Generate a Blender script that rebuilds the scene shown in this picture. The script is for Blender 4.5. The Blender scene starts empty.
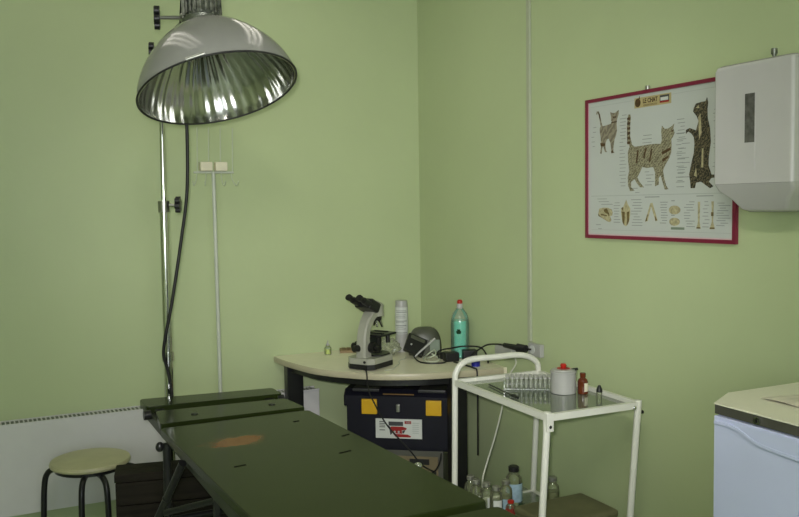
import bpy, bmesh, math, random
from mathutils import Vector, Matrix
R = math.radians
PI = math.pi
rnd = random.Random(7)
scene = bpy.context.scene
COL = scene.collection

# ------------------------------------------------------------------ materials
def srgb(r, g, b):
    f = lambda c: (c/255/12.92) if c/255 <= .04045 else ((c/255+.055)/1.055)**2.4
    return (f(r), f(g), f(b), 1)

def new_mat(name):
    m = bpy.data.materials.new(name); m.use_nodes = True
    m.node_tree.nodes.clear()
    return m, m.node_tree.nodes, m.node_tree.links

def mat(name, col, rough=.5, metal=0, noise=.06, nscale=12, bump=0, bscale=60, spec=.5, coat=0, trans=0, ior=1.45, emit=None, estr=0, stretch=None):
    m, N, L = new_mat(name)
    out = N.new('ShaderNodeOutputMaterial'); p = N.new('ShaderNodeBsdfPrincipled')
    L.new(p.outputs[0], out.inputs[0])
    p.inputs['Roughness'].default_value = rough; p.inputs['Metallic'].default_value = metal
    p.inputs['Specular IOR Level'].default_value = spec; p.inputs['Coat Weight'].default_value = coat
    p.inputs['Transmission Weight'].default_value = trans; p.inputs['IOR'].default_value = ior
    tc = N.new('ShaderNodeTexCoord'); src = tc.outputs['Object']
    if stretch:
        mp = N.new('ShaderNodeMapping'); mp.inputs['Scale'].default_value = stretch
        L.new(src, mp.inputs[0]); src = mp.outputs[0]
    nz = N.new('ShaderNodeTexNoise'); nz.inputs['Scale'].default_value = nscale; nz.inputs['Detail'].default_value = 4
    L.new(src, nz.inputs['Vector'])
    cr = N.new('ShaderNodeValToRGB')
    cr.color_ramp.elements[0].position = .3; cr.color_ramp.elements[1].position = .7
    cr.color_ramp.elements[0].color = tuple(c*(1-noise) for c in col[:3])+(1,)
    cr.color_ramp.elements[1].color = tuple(min(1, c*(1+noise)) for c in col[:3])+(1,)
    L.new(nz.outputs['Fac'], cr.inputs[0]); L.new(cr.outputs[0], p.inputs['Base Color'])
    if bump:
        n2 = N.new('ShaderNodeTexNoise'); n2.inputs['Scale'].default_value = bscale; L.new(src, n2.inputs['Vector'])
        b = N.new('ShaderNodeBump'); b.inputs['Strength'].default_value = bump; b.inputs['Distance'].default_value = .01
        L.new(n2.outputs['Fac'], b.inputs['Height']); L.new(b.outputs[0], p.inputs['Normal'])
    if emit:
        p.inputs['Emission Color'].default_value = emit; p.inputs['Emission Strength'].default_value = estr
    return m

def glass(name, tint=(.93, .97, .94), rough=.03, boost=1.0, haze=0.0, hcol=(.8, .85, .8)):
    """thin clear glass or plastic: fresnel mix of see-through and mirror, with a little milky haze"""
    m, N, L = new_mat(name)
    out = N.new('ShaderNodeOutputMaterial')
    tr = N.new('ShaderNodeBsdfTransparent'); tr.inputs[0].default_value = tint+(1,)
    gl = N.new('ShaderNodeBsdfGlossy'); gl.inputs['Roughness'].default_value = rough
    fr = N.new('ShaderNodeFresnel'); fr.inputs['IOR'].default_value = 1.5
    ml = N.new('ShaderNodeMath'); ml.operation = 'MULTIPLY'; ml.inputs[1].default_value = boost; ml.use_clamp = True
    mx = N.new('ShaderNodeMixShader')
    L.new(fr.outputs[0], ml.inputs[0]); L.new(ml.outputs[0], mx.inputs[0]); L.new(tr.outputs[0], mx.inputs[1]); L.new(gl.outputs[0], mx.inputs[2])
    last = mx
    if haze:
        df = N.new('ShaderNodeBsdfDiffuse'); df.inputs[0].default_value = hcol+(1,)
        nz = N.new('ShaderNodeTexNoise'); nz.inputs['Scale'].default_value = 40
        mm = N.new('ShaderNodeMath'); mm.operation = 'MULTIPLY'; mm.inputs[1].default_value = haze*2; mm.use_clamp = True
        L.new(nz.outputs['Fac'], mm.inputs[0])
        m2 = N.new('ShaderNodeMixShader'); L.new(mm.outputs[0], m2.inputs[0]); L.new(mx.outputs[0], m2.inputs[1]); L.new(df.outputs[0], m2.inputs[2]); last = m2
    L.new(last.outputs[0], out.inputs[0])
    return m

def wall_mat(name, col):
    m, N, L = new_mat(name)
    out = N.new('ShaderNodeOutputMaterial'); p = N.new('ShaderNodeBsdfPrincipled'); L.new(p.outputs[0], out.inputs[0])
    tc = N.new('ShaderNodeTexCoord')
    nz = N.new('ShaderNodeTexNoise'); nz.inputs['Scale'].default_value = 2.2; nz.inputs['Detail'].default_value = 5; L.new(tc.outputs['Object'], nz.inputs['Vector'])
    cr = N.new('ShaderNodeValToRGB'); cr.color_ramp.elements[0].position = .25; cr.color_ramp.elements[1].position = .75
    cr.color_ramp.elements[0].color = tuple(c*.965 for c in col)+(1,); cr.color_ramp.elements[1].color = tuple(c*1.035 for c in col)+(1,)
    L.new(nz.outputs['Fac'], cr.inputs[0]); L.new(cr.outputs[0], p.inputs['Base Color'])
    p.inputs['Roughness'].default_value = .42; p.inputs['Specular IOR Level'].default_value = .35
    n2 = N.new('ShaderNodeTexNoise'); n2.inputs['Scale'].default_value = 9; n2.inputs['Detail'].default_value = 6; L.new(tc.outputs['Object'], n2.inputs['Vector'])
    b = N.new('ShaderNodeBump'); b.inputs['Strength'].default_value = .12; b.inputs['Distance'].default_value = .02
    L.new(n2.outputs['Fac'], b.inputs['Height']); L.new(b.outputs[0], p.inputs['Normal'])
    return m

def table_paint():
    """dark green enamel with an orange patch where the paint has worn away"""
    m, N, L = new_mat('green_enamel')
    out = N.new('ShaderNodeOutputMaterial'); p = N.new('ShaderNodeBsdfPrincipled'); L.new(p.outputs[0], out.inputs[0])
    tc = N.new('ShaderNodeTexCoord'); mp = N.new('ShaderNodeMapping'); mp.vector_type = 'POINT'
    # patch of about 0.15 x 0.08 near the head end of the table
    mp.inputs['Location'].default_value = (.075/.085, .262/.05, 0); mp.inputs['Scale'].default_value = (1/.085, 1/.05, 0)
    L.new(tc.outputs['Object'], mp.inputs[0])
    ln = N.new('ShaderNodeVectorMath'); ln.operation = 'LENGTH'; L.new(mp.outputs[0], ln.inputs[0])
    nz = N.new('ShaderNodeTexNoise'); nz.inputs['Scale'].default_value = 26; nz.inputs['Detail'].default_value = 6; L.new(tc.outputs['Object'], nz.inputs['Vector'])
    ad = N.new('ShaderNodeMath'); ad.operation = 'MULTIPLY_ADD'; ad.inputs[1].default_value = 1.5; L.new(nz.outputs['Fac'], ad.inputs[0]); L.new(ln.outputs['Value'], ad.inputs[2])
    cr = N.new('ShaderNodeValToRGB'); cr.color_ramp.elements[0].position = .40; cr.color_ramp.elements[1].position = .56
    cr.color_ramp.elements[0].color = (1, 1, 1, 1); cr.color_ramp.elements[1].color = (0, 0, 0, 1)
    dv = N.new('ShaderNodeMath'); dv.operation = 'MULTIPLY'; dv.inputs[1].default_value = .28; L.new(ad.outputs[0], dv.inputs[0]); L.new(dv.outputs[0], cr.inputs[0])
    n2 = N.new('ShaderNodeTexNoise'); n2.inputs['Scale'].default_value = 5; L.new(tc.outputs['Object'], n2.inputs['Vector'])
    c2 = N.new('ShaderNodeValToRGB'); c2.color_ramp.elements[0].color = GREEN_D; c2.color_ramp.elements[1].color = GREEN_L
    L.new(n2.outputs['Fac'], c2.inputs[0])
    mx = N.new('ShaderNodeMixRGB'); L.new(cr.outputs[0], mx.inputs[0]); L.new(c2.outputs[0], mx.inputs[1]); mx.inputs[2].default_value = (.17, .060, .016, 1)
    L.new(mx.outputs[0], p.inputs['Base Color'])
    p.inputs['Roughness'].default_value = .2; p.inputs['Specular IOR Level'].default_value = .12
    b = N.new('ShaderNodeBump'); b.inputs['Strength'].default_value = .06; b.inputs['Distance'].default_value = .01
    L.new(n2.outputs['Fac'], b.inputs['Height']); L.new(b.outputs[0], p.inputs['Normal'])
    return m

def fur(name, dark, light, scale=40, dist=3.0, pos=(.35, .65)):
    m, N, L = new_mat(name)
    out = N.new('ShaderNodeOutputMaterial'); p = N.new('ShaderNodeBsdfPrincipled'); L.new(p.outputs[0], out.inputs[0])
    tc = N.new('ShaderNodeTexCoord'); wv = N.new('ShaderNodeTexWave'); wv.bands_direction = 'DIAGONAL'
    wv.inputs['Scale'].default_value = scale; wv.inputs['Distortion'].default_value = dist; wv.inputs['Detail'].default_value = 3; wv.inputs['Detail Scale'].default_value = 2.5
    L.new(tc.outputs['Object'], wv.inputs['Vector'])
    cr = N.new('ShaderNodeValToRGB'); cr.color_ramp.elements[0].position = pos[0]; cr.color_ramp.elements[1].position = pos[1]
    cr.color_ramp.elements[0].color = dark; cr.color_ramp.elements[1].color = light
    L.new(wv.outputs['Fac'], cr.inputs[0]); L.new(cr.outputs[0], p.inputs['Base Color']); p.inputs['Roughness'].default_value = .5
    return m

GREEN_D = (.0125, .018, .0042, 1); GREEN_L = (.0175, .025, .006, 1)
M = {}
M['wall'] = wall_mat('green_wall_paint', (.47, .545, .318))
M['floor'] = mat('linoleum', (.36, .42, .30, 1), .35, noise=.15, nscale=30)
M['ceiling'] = mat('white_ceiling', (.74, .74, .70, 1), .8, bump=.05)
M['white_paint'] = mat('white_enamel', (.70, .70, .64, 1), .3, noise=.02, spec=.5)
M['heater'] = mat('white_heater_enamel', (.64, .63, .64, 1), .3, noise=.015)
M['slot'] = mat('dark_slot', (.006, .007, .005, 1), .8, spec=.1)
M['slot_grey'] = mat('grille_gap', (.12, .14, .11, 1), .6)
M['black'] = mat('black_plastic', (.012, .012, .013, 1), .38, noise=.2)
M['black_metal'] = mat('black_enamel_metal', (.011, .011, .012, 1), .3, noise=.2)
M['black_rubber'] = mat('black_rubber', (.008, .008, .008, 1), .45, noise=.2)
M['chrome'] = mat('chrome', (.62, .62, .60, 1), .12, 1, noise=.03)
M['steel'] = mat('dull_steel', (.42, .42, .39, 1), .33, 1, noise=.12)
M['iron'] = mat('cast_iron', (.05, .05, .05, 1), .5, .6, noise=.3, bump=.2)
M['knurled'] = mat('finned_grey_metal', (.22, .23, .21, 1), .35, .9, noise=.5, nscale=60)
M['dome'] = mat('pale_grey_enamel', (.26, .26, .245, 1), .16, noise=.02, spec=.55)
M['reflector'] = mat('polished_reflector', (.44, .44, .42, 1), .17, 1, noise=.12, nscale=9, bump=.1, bscale=14)
M['trunking'] = mat('trunking_plastic', (.42, .45, .34, 1), .45)
M['bulb'] = mat('frosted_bulb_glass', (.75, .75, .72, 1), .2)
M['green'] = table_paint()
M['green_frame'] = mat('dark_frame_paint', (.018, .022, .013, 1), .4, noise=.2)
M['crate'] = mat('dark_stained_wood', (.016, .013, .009, 1), .75, noise=.35, nscale=6, stretch=(1, 1, 14), bump=.15, spec=.2)
M['seat'] = mat('cream_vinyl', (.44, .42, .26, 1), .42, noise=.07, nscale=16, bump=.05)
M['desk'] = mat('cream_laminate', (.80, .76, .60, 1), .3, noise=.03, nscale=20)
M['desk_edge'] = mat('beige_edge_band', (.46, .42, .30, 1), .35, noise=.03)
M['toolbox'] = mat('navy_black_plastic', (.006, .006, .013, 1), .5, noise=.2, spec=.3)
M['toolbox_grey'] = mat('charcoal_plastic', (.03, .03, .032, 1), .4, noise=.2)
M['yellow'] = mat('yellow_plastic', (.62, .36, .012, 1), .4, noise=.04)
M['ochre'] = mat('ochre_plastic', (.16, .085, .02, 1), .5)
M['paper'] = mat('white_paper', (.58, .60, .58, 1), .5, noise=.02)
M['poster'] = mat('glossy_poster_paper', (.50, .525, .51, 1), .3, noise=.02, nscale=5)
M['ink'] = mat('grey_print', (.26, .28, .27, 1), .5)
M['ink_dark'] = mat('dark_print', (.05, .05, .055, 1), .5)
M['ink_light'] = mat('pale_print', (.38, .41, .40, 1), .5)
M['ink_red'] = mat('red_print', (.30, .012, .012, 1), .45)
M['ink_pink'] = mat('pink_rim_print', (.62, .42, .46, 1), .45)
M['tan'] = mat('tan_print', (.42, .35, .17, 1), .5, noise=.1)
M['bone'] = mat('bone_print', (.40, .36, .22, 1), .5, noise=.3, nscale=90)
M['bone_dark'] = mat('bone_shade_print', (.14, .10, .035, 1), .5, noise=.3, nscale=90)
M['brown_print'] = mat('brown_print', (.07, .035, .012, 1), .5, noise=.4, nscale=90)
M['frame_red'] = mat('crimson_frame', (.19, .012, .040, 1), .32, noise=.05)
M['cat_thin'] = fur('brown_shorthair_print', srgb(112, 104, 90), srgb(146, 138, 120), 22, 6, (.1, .9))
M['cat_tabby'] = fur('tabby_print', srgb(98, 92, 72), srgb(152, 147, 122), 45, 9, (.1, .75))
M['cat_dark'] = fur('dark_tabby_print', srgb(34, 32, 28), srgb(108, 98, 74), 38, 10, (.35, 1.0))
M['dispenser'] = mat('ivory_plastic', (.49, .48, .48, 1), .22, noise=.015)
M['freezer'] = mat('white_freezer_enamel', (.56, .60, .84, 1), .3, noise=.015)
M['freezer_lid'] = mat('cream_lid_laminate', (.68, .66, .54, 1), .28, noise=.05, nscale=8)
M['smoky'] = mat('smoky_window', (.10, .10, .09, 1), .15, noise=.3, nscale=60)
M['trim_dark'] = mat('dark_grey_trim', (.075, .073, .06, 1), .4)
M['scope'] = mat('cream_grey_enamel', (.36, .36, .305, 1), .3, noise=.03)
M['olive_grey'] = mat('olive_grey_plastic', (.075, .08, .058, 1), .35, noise=.15)
M['olive_pale'] = mat('pale_green_grey_plastic', (.20, .25, .19, 1), .4, noise=.1)
M['device'] = mat('grey_device_paint', (.085, .085, .07, 1), .5, noise=.1)
M['device_panel'] = mat('tan_device_panel', (.17, .135, .075, 1), .5, noise=.1)
M['box'] = mat('olive_brown_cardboard', (.115, .112, .055, 1), .55, noise=.2, nscale=10)
M['white_plastic'] = mat('white_plastic', (.40, .40, .39, 1), .35, noise=.02)
M['white_cord'] = mat('off_white_cord', (.55, .56, .48, 1), .45)
M['red'] = mat('red_plastic', (.42, .018, .010, 1), .35, noise=.05)
M['blue'] = mat('blue_plastic', (.02, .025, .30, 1), .35)
M['amber'] = mat('amber_glass', (.11, .022, .006, 1), .08, noise=.1, spec=.6)
M['liquid'] = mat('turquoise_liquid', (.12, .60, .47, 1), .3, noise=.05)
M['liquid_y'] = mat('yellow_liquid', (.62, .68, .14, 1), .3)
M['liquid_c'] = mat('cloudy_medicine', (.34, .37, .20, 1), .25, noise=.1, trans=.4)
M['cap_grey'] = mat('aluminium_cap', (.45, .44, .40, 1), .35, .8, noise=.1)
M['tan_wood'] = mat('tan_card', (.30, .21, .11, 1), .6, noise=.2)
M['pale_blue'] = mat('pale_blue_label', (.32, .46, .55, 1), .5, noise=.15, nscale=60)
M['dark_green'] = mat('dark_green_glass', (.012, .04, .02, 1), .15)
M['pad'] = mat('beige_foam', (.74, .69, .54, 1), .7, noise=.06)
M['wire_pale'] = mat('pale_wire_enamel', (.50, .55, .42, 1), .4)
M['iv_pole'] = mat('pale_grey_stand_enamel', (.50, .53, .46, 1), .35)
M['glass_shelf'] = glass('shelf_glass', (.93, .96, .93), .04, 1.6, .17, (.50, .58, .46))  # pale green haze and raised mirror share paint in the bright wall reflection
M['bottle_glass'] = glass('clear_bottle_glass', (.95, .96, .90), .05, 1.5, .10, (.55, .58, .38))
M['clear_plastic'] = glass('clear_plastic', (.90, .93, .88), .12, 1.2, .22)
M['tube_glass'] = glass('tube_glass', (.93, .94, .90), .08, 1.6, .30, (.62, .66, .55))
M['bag'] = glass('clear_bag_film', (.88, .90, .84), .12, 1.6, .32, (.62, .65, .50))
M['bottle_plastic'] = glass('milky_bottle_plastic', (.90, .95, .91), .15, 1.0, .12)
M['window_glass'] = glass('window_glass', (.97, .98, .97), .01)
M['sheet'] = mat('print_sheet', (.66, .60, .52, 1), .25, noise=.25, nscale=7, stretch=(1, 4, 1))
LAMP_A, LAMP_B, WIN, FLASH = 3.2, 57, 30, 172
M['lamp_a'] = mat('lamp_diffuser', (.8, .8, .75, 1), .4, emit=(1, .94, .84, 1), estr=LAMP_A)
M['lamp_b'] = mat('lamp_diffuser', (.8, .8, .75, 1), .4, emit=(1, .94, .84, 1), estr=LAMP_B)
M['fixture'] = mat('white_fixture', (.75, .75, .72, 1), .4)

# ------------------------------------------------------------------ geometry
def catmull(pts, n=8, closed=False):
    P = [Vector(p) for p in pts]
    if len(P) < 3: return P
    out = []; k = len(P)
    for i in range(k if closed else k-1):
        g = (lambda j: P[j % k]) if closed else (lambda j: P[max(0, min(k-1, j))])
        p0, p1, p2, p3 = g(i-1), g(i), g(i+1), g(i+2)
        for s in range(n):
            t = s/n
            out.append(.5*((2*p1)+(-p0+p2)*t+(2*p0-5*p1+4*p2-p3)*t*t+(-p0+3*p1-3*p2+p3)*t**3))
    if not closed: out.append(P[-1])
    return out

def frame_z(d):
    d = Vector(d).normalized()
    a = Vector((0, 0, 1)) if abs(d.z) < .9 else Vector((1, 0, 0))
    x = a.cross(d).normalized(); y = d.cross(x)
    return Matrix((x, y, d)).transposed()

class G:
    def __init__(s): s.bm = bmesh.new()
    def _merge(s, b):
        me = bpy.data.meshes.new('t'); b.to_mesh(me); b.free(); s.bm.from_mesh(me); bpy.data.meshes.remove(me)
    def box(s, c, size, rz=0, bevel=0, seg=2, M4=None):
        b = bmesh.new(); bmesh.ops.create_cube(b, size=1)
        bmesh.ops.scale(b, vec=size, verts=b.verts)
        if bevel: bmesh.ops.bevel(b, geom=list(b.edges), offset=bevel, segments=seg, affect='EDGES', profile=.6)
        if rz: bmesh.ops.rotate(b, cent=(0, 0, 0), matrix=Matrix.Rotation(rz, 3, 'Z'), verts=b.verts)
        if M4 is not None: bmesh.ops.transform(b, matrix=M4, verts=b.verts)
        bmesh.ops.translate(b, vec=c, verts=b.verts); s._merge(b); return s
    def bx(s, a, b, bevel=0, seg=2):
        return s.box([(p+q)/2 for p, q in zip(a, b)], [abs(q-p) for p, q in zip(a, b)], 0, bevel, seg)
    def loft(s, rings, cap=True, closed=True):
        bm = s.bm; vs = [[bm.verts.new(p) for p in r] for r in rings]
        n = len(vs[0])
        for a, b in zip(vs, vs[1:]):
            for i in range(n if closed else n-1):
                j = (i+1) % n
                try: bm.faces.new((a[i], a[j], b[j], b[i]))
                except ValueError: pass
        if cap:
            for r in (vs[0], vs[-1]):
                try: bm.faces.new(r)
                except ValueError: pass
        return s
    def cyl(s, p0, p1, r0, r1=None, seg=20, cap=True):
        r1 = r0 if r1 is None else r1
        p0, p1 = Vector(p0), Vector(p1); F = frame_z(p1-p0)
        ring = lambda c, r: [c+F @ Vector((r*math.cos(2*PI*i/seg), r*math.sin(2*PI*i/seg), 0)) for i in range(seg)]
        return s.loft([ring(p0, r0), ring(p1, r1)], cap)
    def tube(s, pts, r, seg=10, n=8, smooth=True, closed=False):
        P = catmull(pts, n, closed) if smooth else [Vector(p) for p in pts]
        F = None; rings = []; k = len(P)
        for i, p in enumerate(P):
            if closed: d = P[(i+1) % k]-P[i-1]
            else: d = P[min(i+1, k-1)]-P[max(i-1, 0)]
            d = d.normalized()
            if F is None: F = frame_z(d)
            else:
                x = F.col[0]-d*F.col[0].dot(d); x = x.normalized(); F = Matrix((x, d.cross(x), d)).transposed()
            rings.append([p+F @ Vector((r*math.cos(2*PI*j/seg), r*math.sin(2*PI*j/seg), 0)) for j in range(seg)])
        if closed: rings.append(rings[0]); return s.loft(rings, False)
        return s.loft(rings)
    def lathe(s, prof, c=(0, 0, 0), seg=32, F=None, cap=True):
        c = Vector(c); F = F or Matrix.Identity(3)
        rings = [[c+F @ Vector((max(r, 1e-5)*math.cos(2*PI*i/seg), max(r, 1e-5)*math.sin(2*PI*i/seg), z)) for i in range(seg)] for r, z in prof]
        return s.loft(rings, cap)
    def prism(s, poly, z0, z1, F=None, c=(0, 0, 0)):
        F = F or Matrix.Identity(3); c = Vector(c)
        return s.loft([[c+F @ Vector((x, y, z0)) for x, y in poly], [c+F @ Vector((x, y, z1)) for x, y in poly]])
    def ball(s, c, r, sc=(1, 1, 1), u=16, v=10, F=None):
        b = bmesh.new(); bmesh.ops.create_uvsphere(b, u_segments=u, v_segments=v, radius=r)
        bmesh.ops.scale(b, vec=sc, verts=b.verts)
        if F: bmesh.ops.transform(b, matrix=F.to_4x4(), verts=b.verts)
        bmesh.ops.translate(b, vec=c, verts=b.verts); s._merge(b); return s
    def obj(s, name, m, parent=None, world=True, weld=True):
        bm = s.bm
        off = Vector((0, 0, 0))
        if parent is not None and world:
            r = parent
            while r.parent: r = r.parent
            off = r.location.copy()
        if parent is None:
            xs = [v.co for v in bm.verts]
            off = Vector(((min(v.x for v in xs)+max(v.x for v in xs))/2, (min(v.y for v in xs)+max(v.y for v in xs))/2, min(v.z for v in xs)))
        bmesh.ops.translate(bm, vec=-off, verts=bm.verts)
        bmesh.ops.recalc_face_normals(bm, faces=bm.faces)
        for f in bm.faces: f.smooth = True
        for e in bm.edges:
            e.smooth = not (len(e.link_faces) == 2 and e.calc_face_angle(0) > R(38))
        me = bpy.data.meshes.new(name); bm.to_mesh(me); bm.free()
        me.materials.append(M[m] if isinstance(m, str) else m)
        o = bpy.data.objects.new(name, me); COL.objects.link(o)
        wn = o.modifiers.new('even_normals', 'WEIGHTED_NORMAL'); wn.keep_sharp = True
        if parent is not None: o.parent = parent
        else: o.location = off
        return o

def tag(o, label, cat, group=None):
    o['label'] = label; o['category'] = cat
    if group: o['group'] = group
    return o
def thing(name, loc, label, cat, group=None, rz=0):
    o = bpy.data.objects.new(name, None); COL.objects.link(o); o.empty_display_size = .05
    o.location = loc; o.rotation_euler = (0, 0, rz)
    return tag(o, label, cat, group)
def struct(o): o['kind'] = 'structure'; return o
def dup(root, loc, label=None, rz=None):
    kids = {}
    for o in bpy.data.objects:
        if o.parent: kids.setdefault(o.parent.name, []).append(o)
    def rec(o, par):
        c = o.copy(); COL.objects.link(c); c.parent = par
        for k in kids.get(o.name, []): rec(k, c)
        return c
    r = rec(root, None); r.location = loc
    if rz is not None: r.rotation_euler = (0, 0, rz)
    if label: r['label'] = label
    return r
def text_mesh(g, s, size, F, c, extr=.0004, width=None, bold=0):
    """lettering as flat mesh; F maps text x,y,z, c is the lower left corner"""
    cu = bpy.data.curves.new('lettering', 'FONT'); cu.body = s; cu.size = size; cu.extrude = extr; cu.offset = bold; cu.resolution_u = 2
    o = bpy.data.objects.new('lettering', cu); COL.objects.link(o)
    dg = bpy.context.evaluated_depsgraph_get(); me = o.evaluated_get(dg).to_mesh()
    b = bmesh.new(); b.from_mesh(me); o.evaluated_get(dg).to_mesh_clear()
    bpy.data.objects.remove(o); bpy.data.curves.remove(cu)
    if width:
        w = max(v.co.x for v in b.verts)-min(v.co.x for v in b.verts)
        bmesh.ops.scale(b, vec=(width/w, 1, 1), verts=b.verts)
    bmesh.ops.transform(b, matrix=F.to_4x4(), verts=b.verts); bmesh.ops.translate(b, vec=c, verts=b.verts); g._merge(b)

# ------------------------------------------------------------------ the room
X0, Y0, HC = -3.9, -5.3, 2.75
struct(G().bx((X0-.1, Y0-.1, -.1), (.1, .1, 0)).obj('floor', 'floor'))
struct(G().bx((X0-.1, Y0-.1, HC), (.1, .1, HC+.1)).obj('ceiling', 'ceiling'))
struct(G().bx((X0-.1, 0, 0), (0, .1, HC)).obj('wall_left', 'wall'))
struct(G().bx((0, Y0-.1, 0), (.1, .1, HC)).obj('wall_right', 'wall'))
# wall behind the camera, with a window opening
WX0, WX1, WZ0, WZ1 = -3.3, -1.5, .9, 2.2
g = G(); g.bx((X0-.1, Y0-.1, 0), (WX0, Y0, HC)); g.bx((WX1, Y0-.1, 0), (0, Y0, HC)); g.bx((WX0, Y0-.1, 0), (WX1, Y0, WZ0)); g.bx((WX0, Y0-.1, WZ1), (WX1, Y0, HC))
struct(g.obj('wall_back', 'wall'))
struct(G().bx((X0-.1, Y0, 0), (X0, 0, HC)).obj('wall_side', 'wall'))
win = bpy.data.objects.new('window_1', None); COL.objects.link(win); win.location = ((WX0+WX1)/2, Y0-.05, WZ0); struct(win)
g = G()
for a, b in (((WX0, WZ0), (WX0+.07, WZ1)), ((WX1-.07, WZ0), (WX1, WZ1)), ((WX0, WZ0), (WX1, WZ0+.07)), ((WX0, WZ1-.07), (WX1, WZ1)), (((WX0+WX1)/2-.04, WZ0), ((WX0+WX1)/2+.04, WZ1))):
    g.bx((a[0], Y0-.08, a[1]), (b[0], Y0-.02, b[1]))
struct(g.obj('window_frame', 'white_paint', win))
struct(G().bx((WX0+.05, Y0-.055, WZ0+.05), (WX1-.05, Y0-.05, WZ1-.05)).obj('window_pane', 'window_glass', win))
# fluorescent ceiling fittings with flat diffusers, above the room
def ceiling_lamp(x, y, label, m):
    t = thing('ceiling_lamp', (x, y, HC), label, 'lamp', 'fluorescent ceiling lamps')
    G().bx((x-.16, y-.62, HC-.07), (x+.16, y+.62, HC-.001), .01).obj('housing', 'fixture', t)
    for dx in (-.10, 0, .10):
        G().bx((x+dx-.022, y-.58, HC-.075), (x+dx+.022, y+.58, HC-.0705), .002).obj('diffuser', m, t)
ceiling_lamp(-1.8, -.80, 'fluorescent ceiling lamp over the head of the green table', 'lamp_a')
ceiling_lamp(-.85, -.85, 'fluorescent ceiling lamp over the corner desk', 'lamp_a')
ceiling_lamp(-1.9, -3.6, 'fluorescent ceiling lamp above the middle of the room', 'lamp_b')

# ------------------------------------------------------------------ convector heater under the left wall
t = thing('convector_heater', (-1.6, -.05, .16), 'long low white convector heater mounted along the green wall behind the stool', 'heater')
G().bx((-2.9, -.088, .172), (-.612, -.012, .556), .006).obj('body', 'heater', t)
G().bx((-2.88, -.083, .5555), (-.63, -.014, .5585)).obj('grille_bed', 'slot_grey', t)
g = G()
x = -2.88
while x < -.63:
    g.bx((x, -.084, .557), (x+.0055, -.014, .5625)); x += .0175
g.bx((-2.9, -.088, .556), (-.612, -.0835, .563)); g.bx((-2.9, -.016, .556), (-.612, -.011, .563))
g.obj('grille', 'heater', t)
G().bx((-1.95, -.012, .3), (-1.9, -.001, .4)).obj('wall_bracket', 'steel', t); G().bx((-.9, -.012, .3), (-.85, -.001, .4)).obj('wall_bracket', 'steel', t)

# ------------------------------------------------------------------ cable trunking and sockets on the right wall
g = G().bx((-.012, -1.003, .868), (-.0005, -.981, 2.74), .003)
tag(g.obj('cable_trunking', 'trunking'), 'thin pale vertical cable trunking running up the right wall above the socket', 'trunking')
t = thing('wall_socket', (0, -1.04, .81), 'square white wall socket under the pale trunking with a black plug in it', 'socket')
G().bx((-.022, -1.085, .812), (-.0005, -.998, .866), .005).obj('housing', 'white_plastic', t)
G().cyl((-.0235, -1.03, .84), (-.0215, -1.03, .84), .018).obj('socket_face', 'paper', t)
t = thing('junction_box', (0, -.82, .78), 'small white oblong box on the right wall just left of the socket', 'box')
G().bx((-.030, -.885, .780), (-.0005, -.755, .826), .004).obj('case', 'white_plastic', t)
G().bx((-.031, -.870, .826), (-.002, -.770, .830), .001).obj('lid', 'steel', t)

# ------------------------------------------------------------------ corner desk
DZ = .727
t = thing('corner_desk', (-.4, -.4, 0), 'cream quarter round corner desk with black legs carrying the microscope', 'desk')
edge = [(-.812, -.003), (-.810, -.09), (-.797, -.19), (-.762, -.367), (-.71, -.478), (-.652, -.556), (-.552, -.66), (-.40, -.74), (-.268, -.775), (-.138, -.803), (-.003, -.812)]
front = [(p.x, p.y) for p in catmull([(a, b, 0) for a, b in edge], 5)]
poly = front+[(-.003, -.003)]
G().prism(poly, DZ-.026, DZ).obj('desktop', 'desk', t)
g = G(); rings = []
for i, (a, b) in enumerate(front):
    p = Vector((a, b, 0)); d = Vector((front[min(i+1, len(front)-1)][0]-front[max(i-1, 0)][0], front[min(i+1, len(front)-1)][1]-front[max(i-1, 0)][1], 0)).normalized()
    n = Vector((d.y, -d.x, 0))
    if n.dot(p-Vector((-.2, -.2, 0))) < 0: n = -n
    rings.append([p+n*.0005+Vector((0, 0, DZ-.027)), p+n*.004+Vector((0, 0, DZ-.022)), p+n*.004+Vector((0, 0, DZ-.006)), p+n*.0005+Vector((0, 0, DZ+.0006))])
g.loft(rings[1:-1]); g.obj('edge_band', 'desk_edge', t)
g = G(); rings = []
for i, (a, b) in enumerate(front[4:-4]):
    k = i+4; p = Vector((a, b, 0)); d = Vector((front[k+1][0]-front[k-1][0], front[k+1][1]-front[k-1][1], 0)).normalized(); n = Vector((d.y, -d.x, 0))
    if n.dot(Vector((-.2, -.2, 0))-p) < 0: n = -n
    q = p+n*.03
    rings.append([q+Vector((0, 0, DZ-.028)), q+n*.02+Vector((0, 0, DZ-.028)), q+n*.02+Vector((0, 0, DZ-.058)), q+Vector((0, 0, DZ-.058))])
g.loft(rings); g.obj('apron', 'black_metal', t)
G().bx((-.796, -.150, .0), (-.715, -.10, DZ-.0265), .006).obj('leg', 'black_metal', t)
G().bx((-.262, -.765, .0), (-.180, -.727, DZ-.0265), .006).obj('leg', 'black_metal', t)

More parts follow.
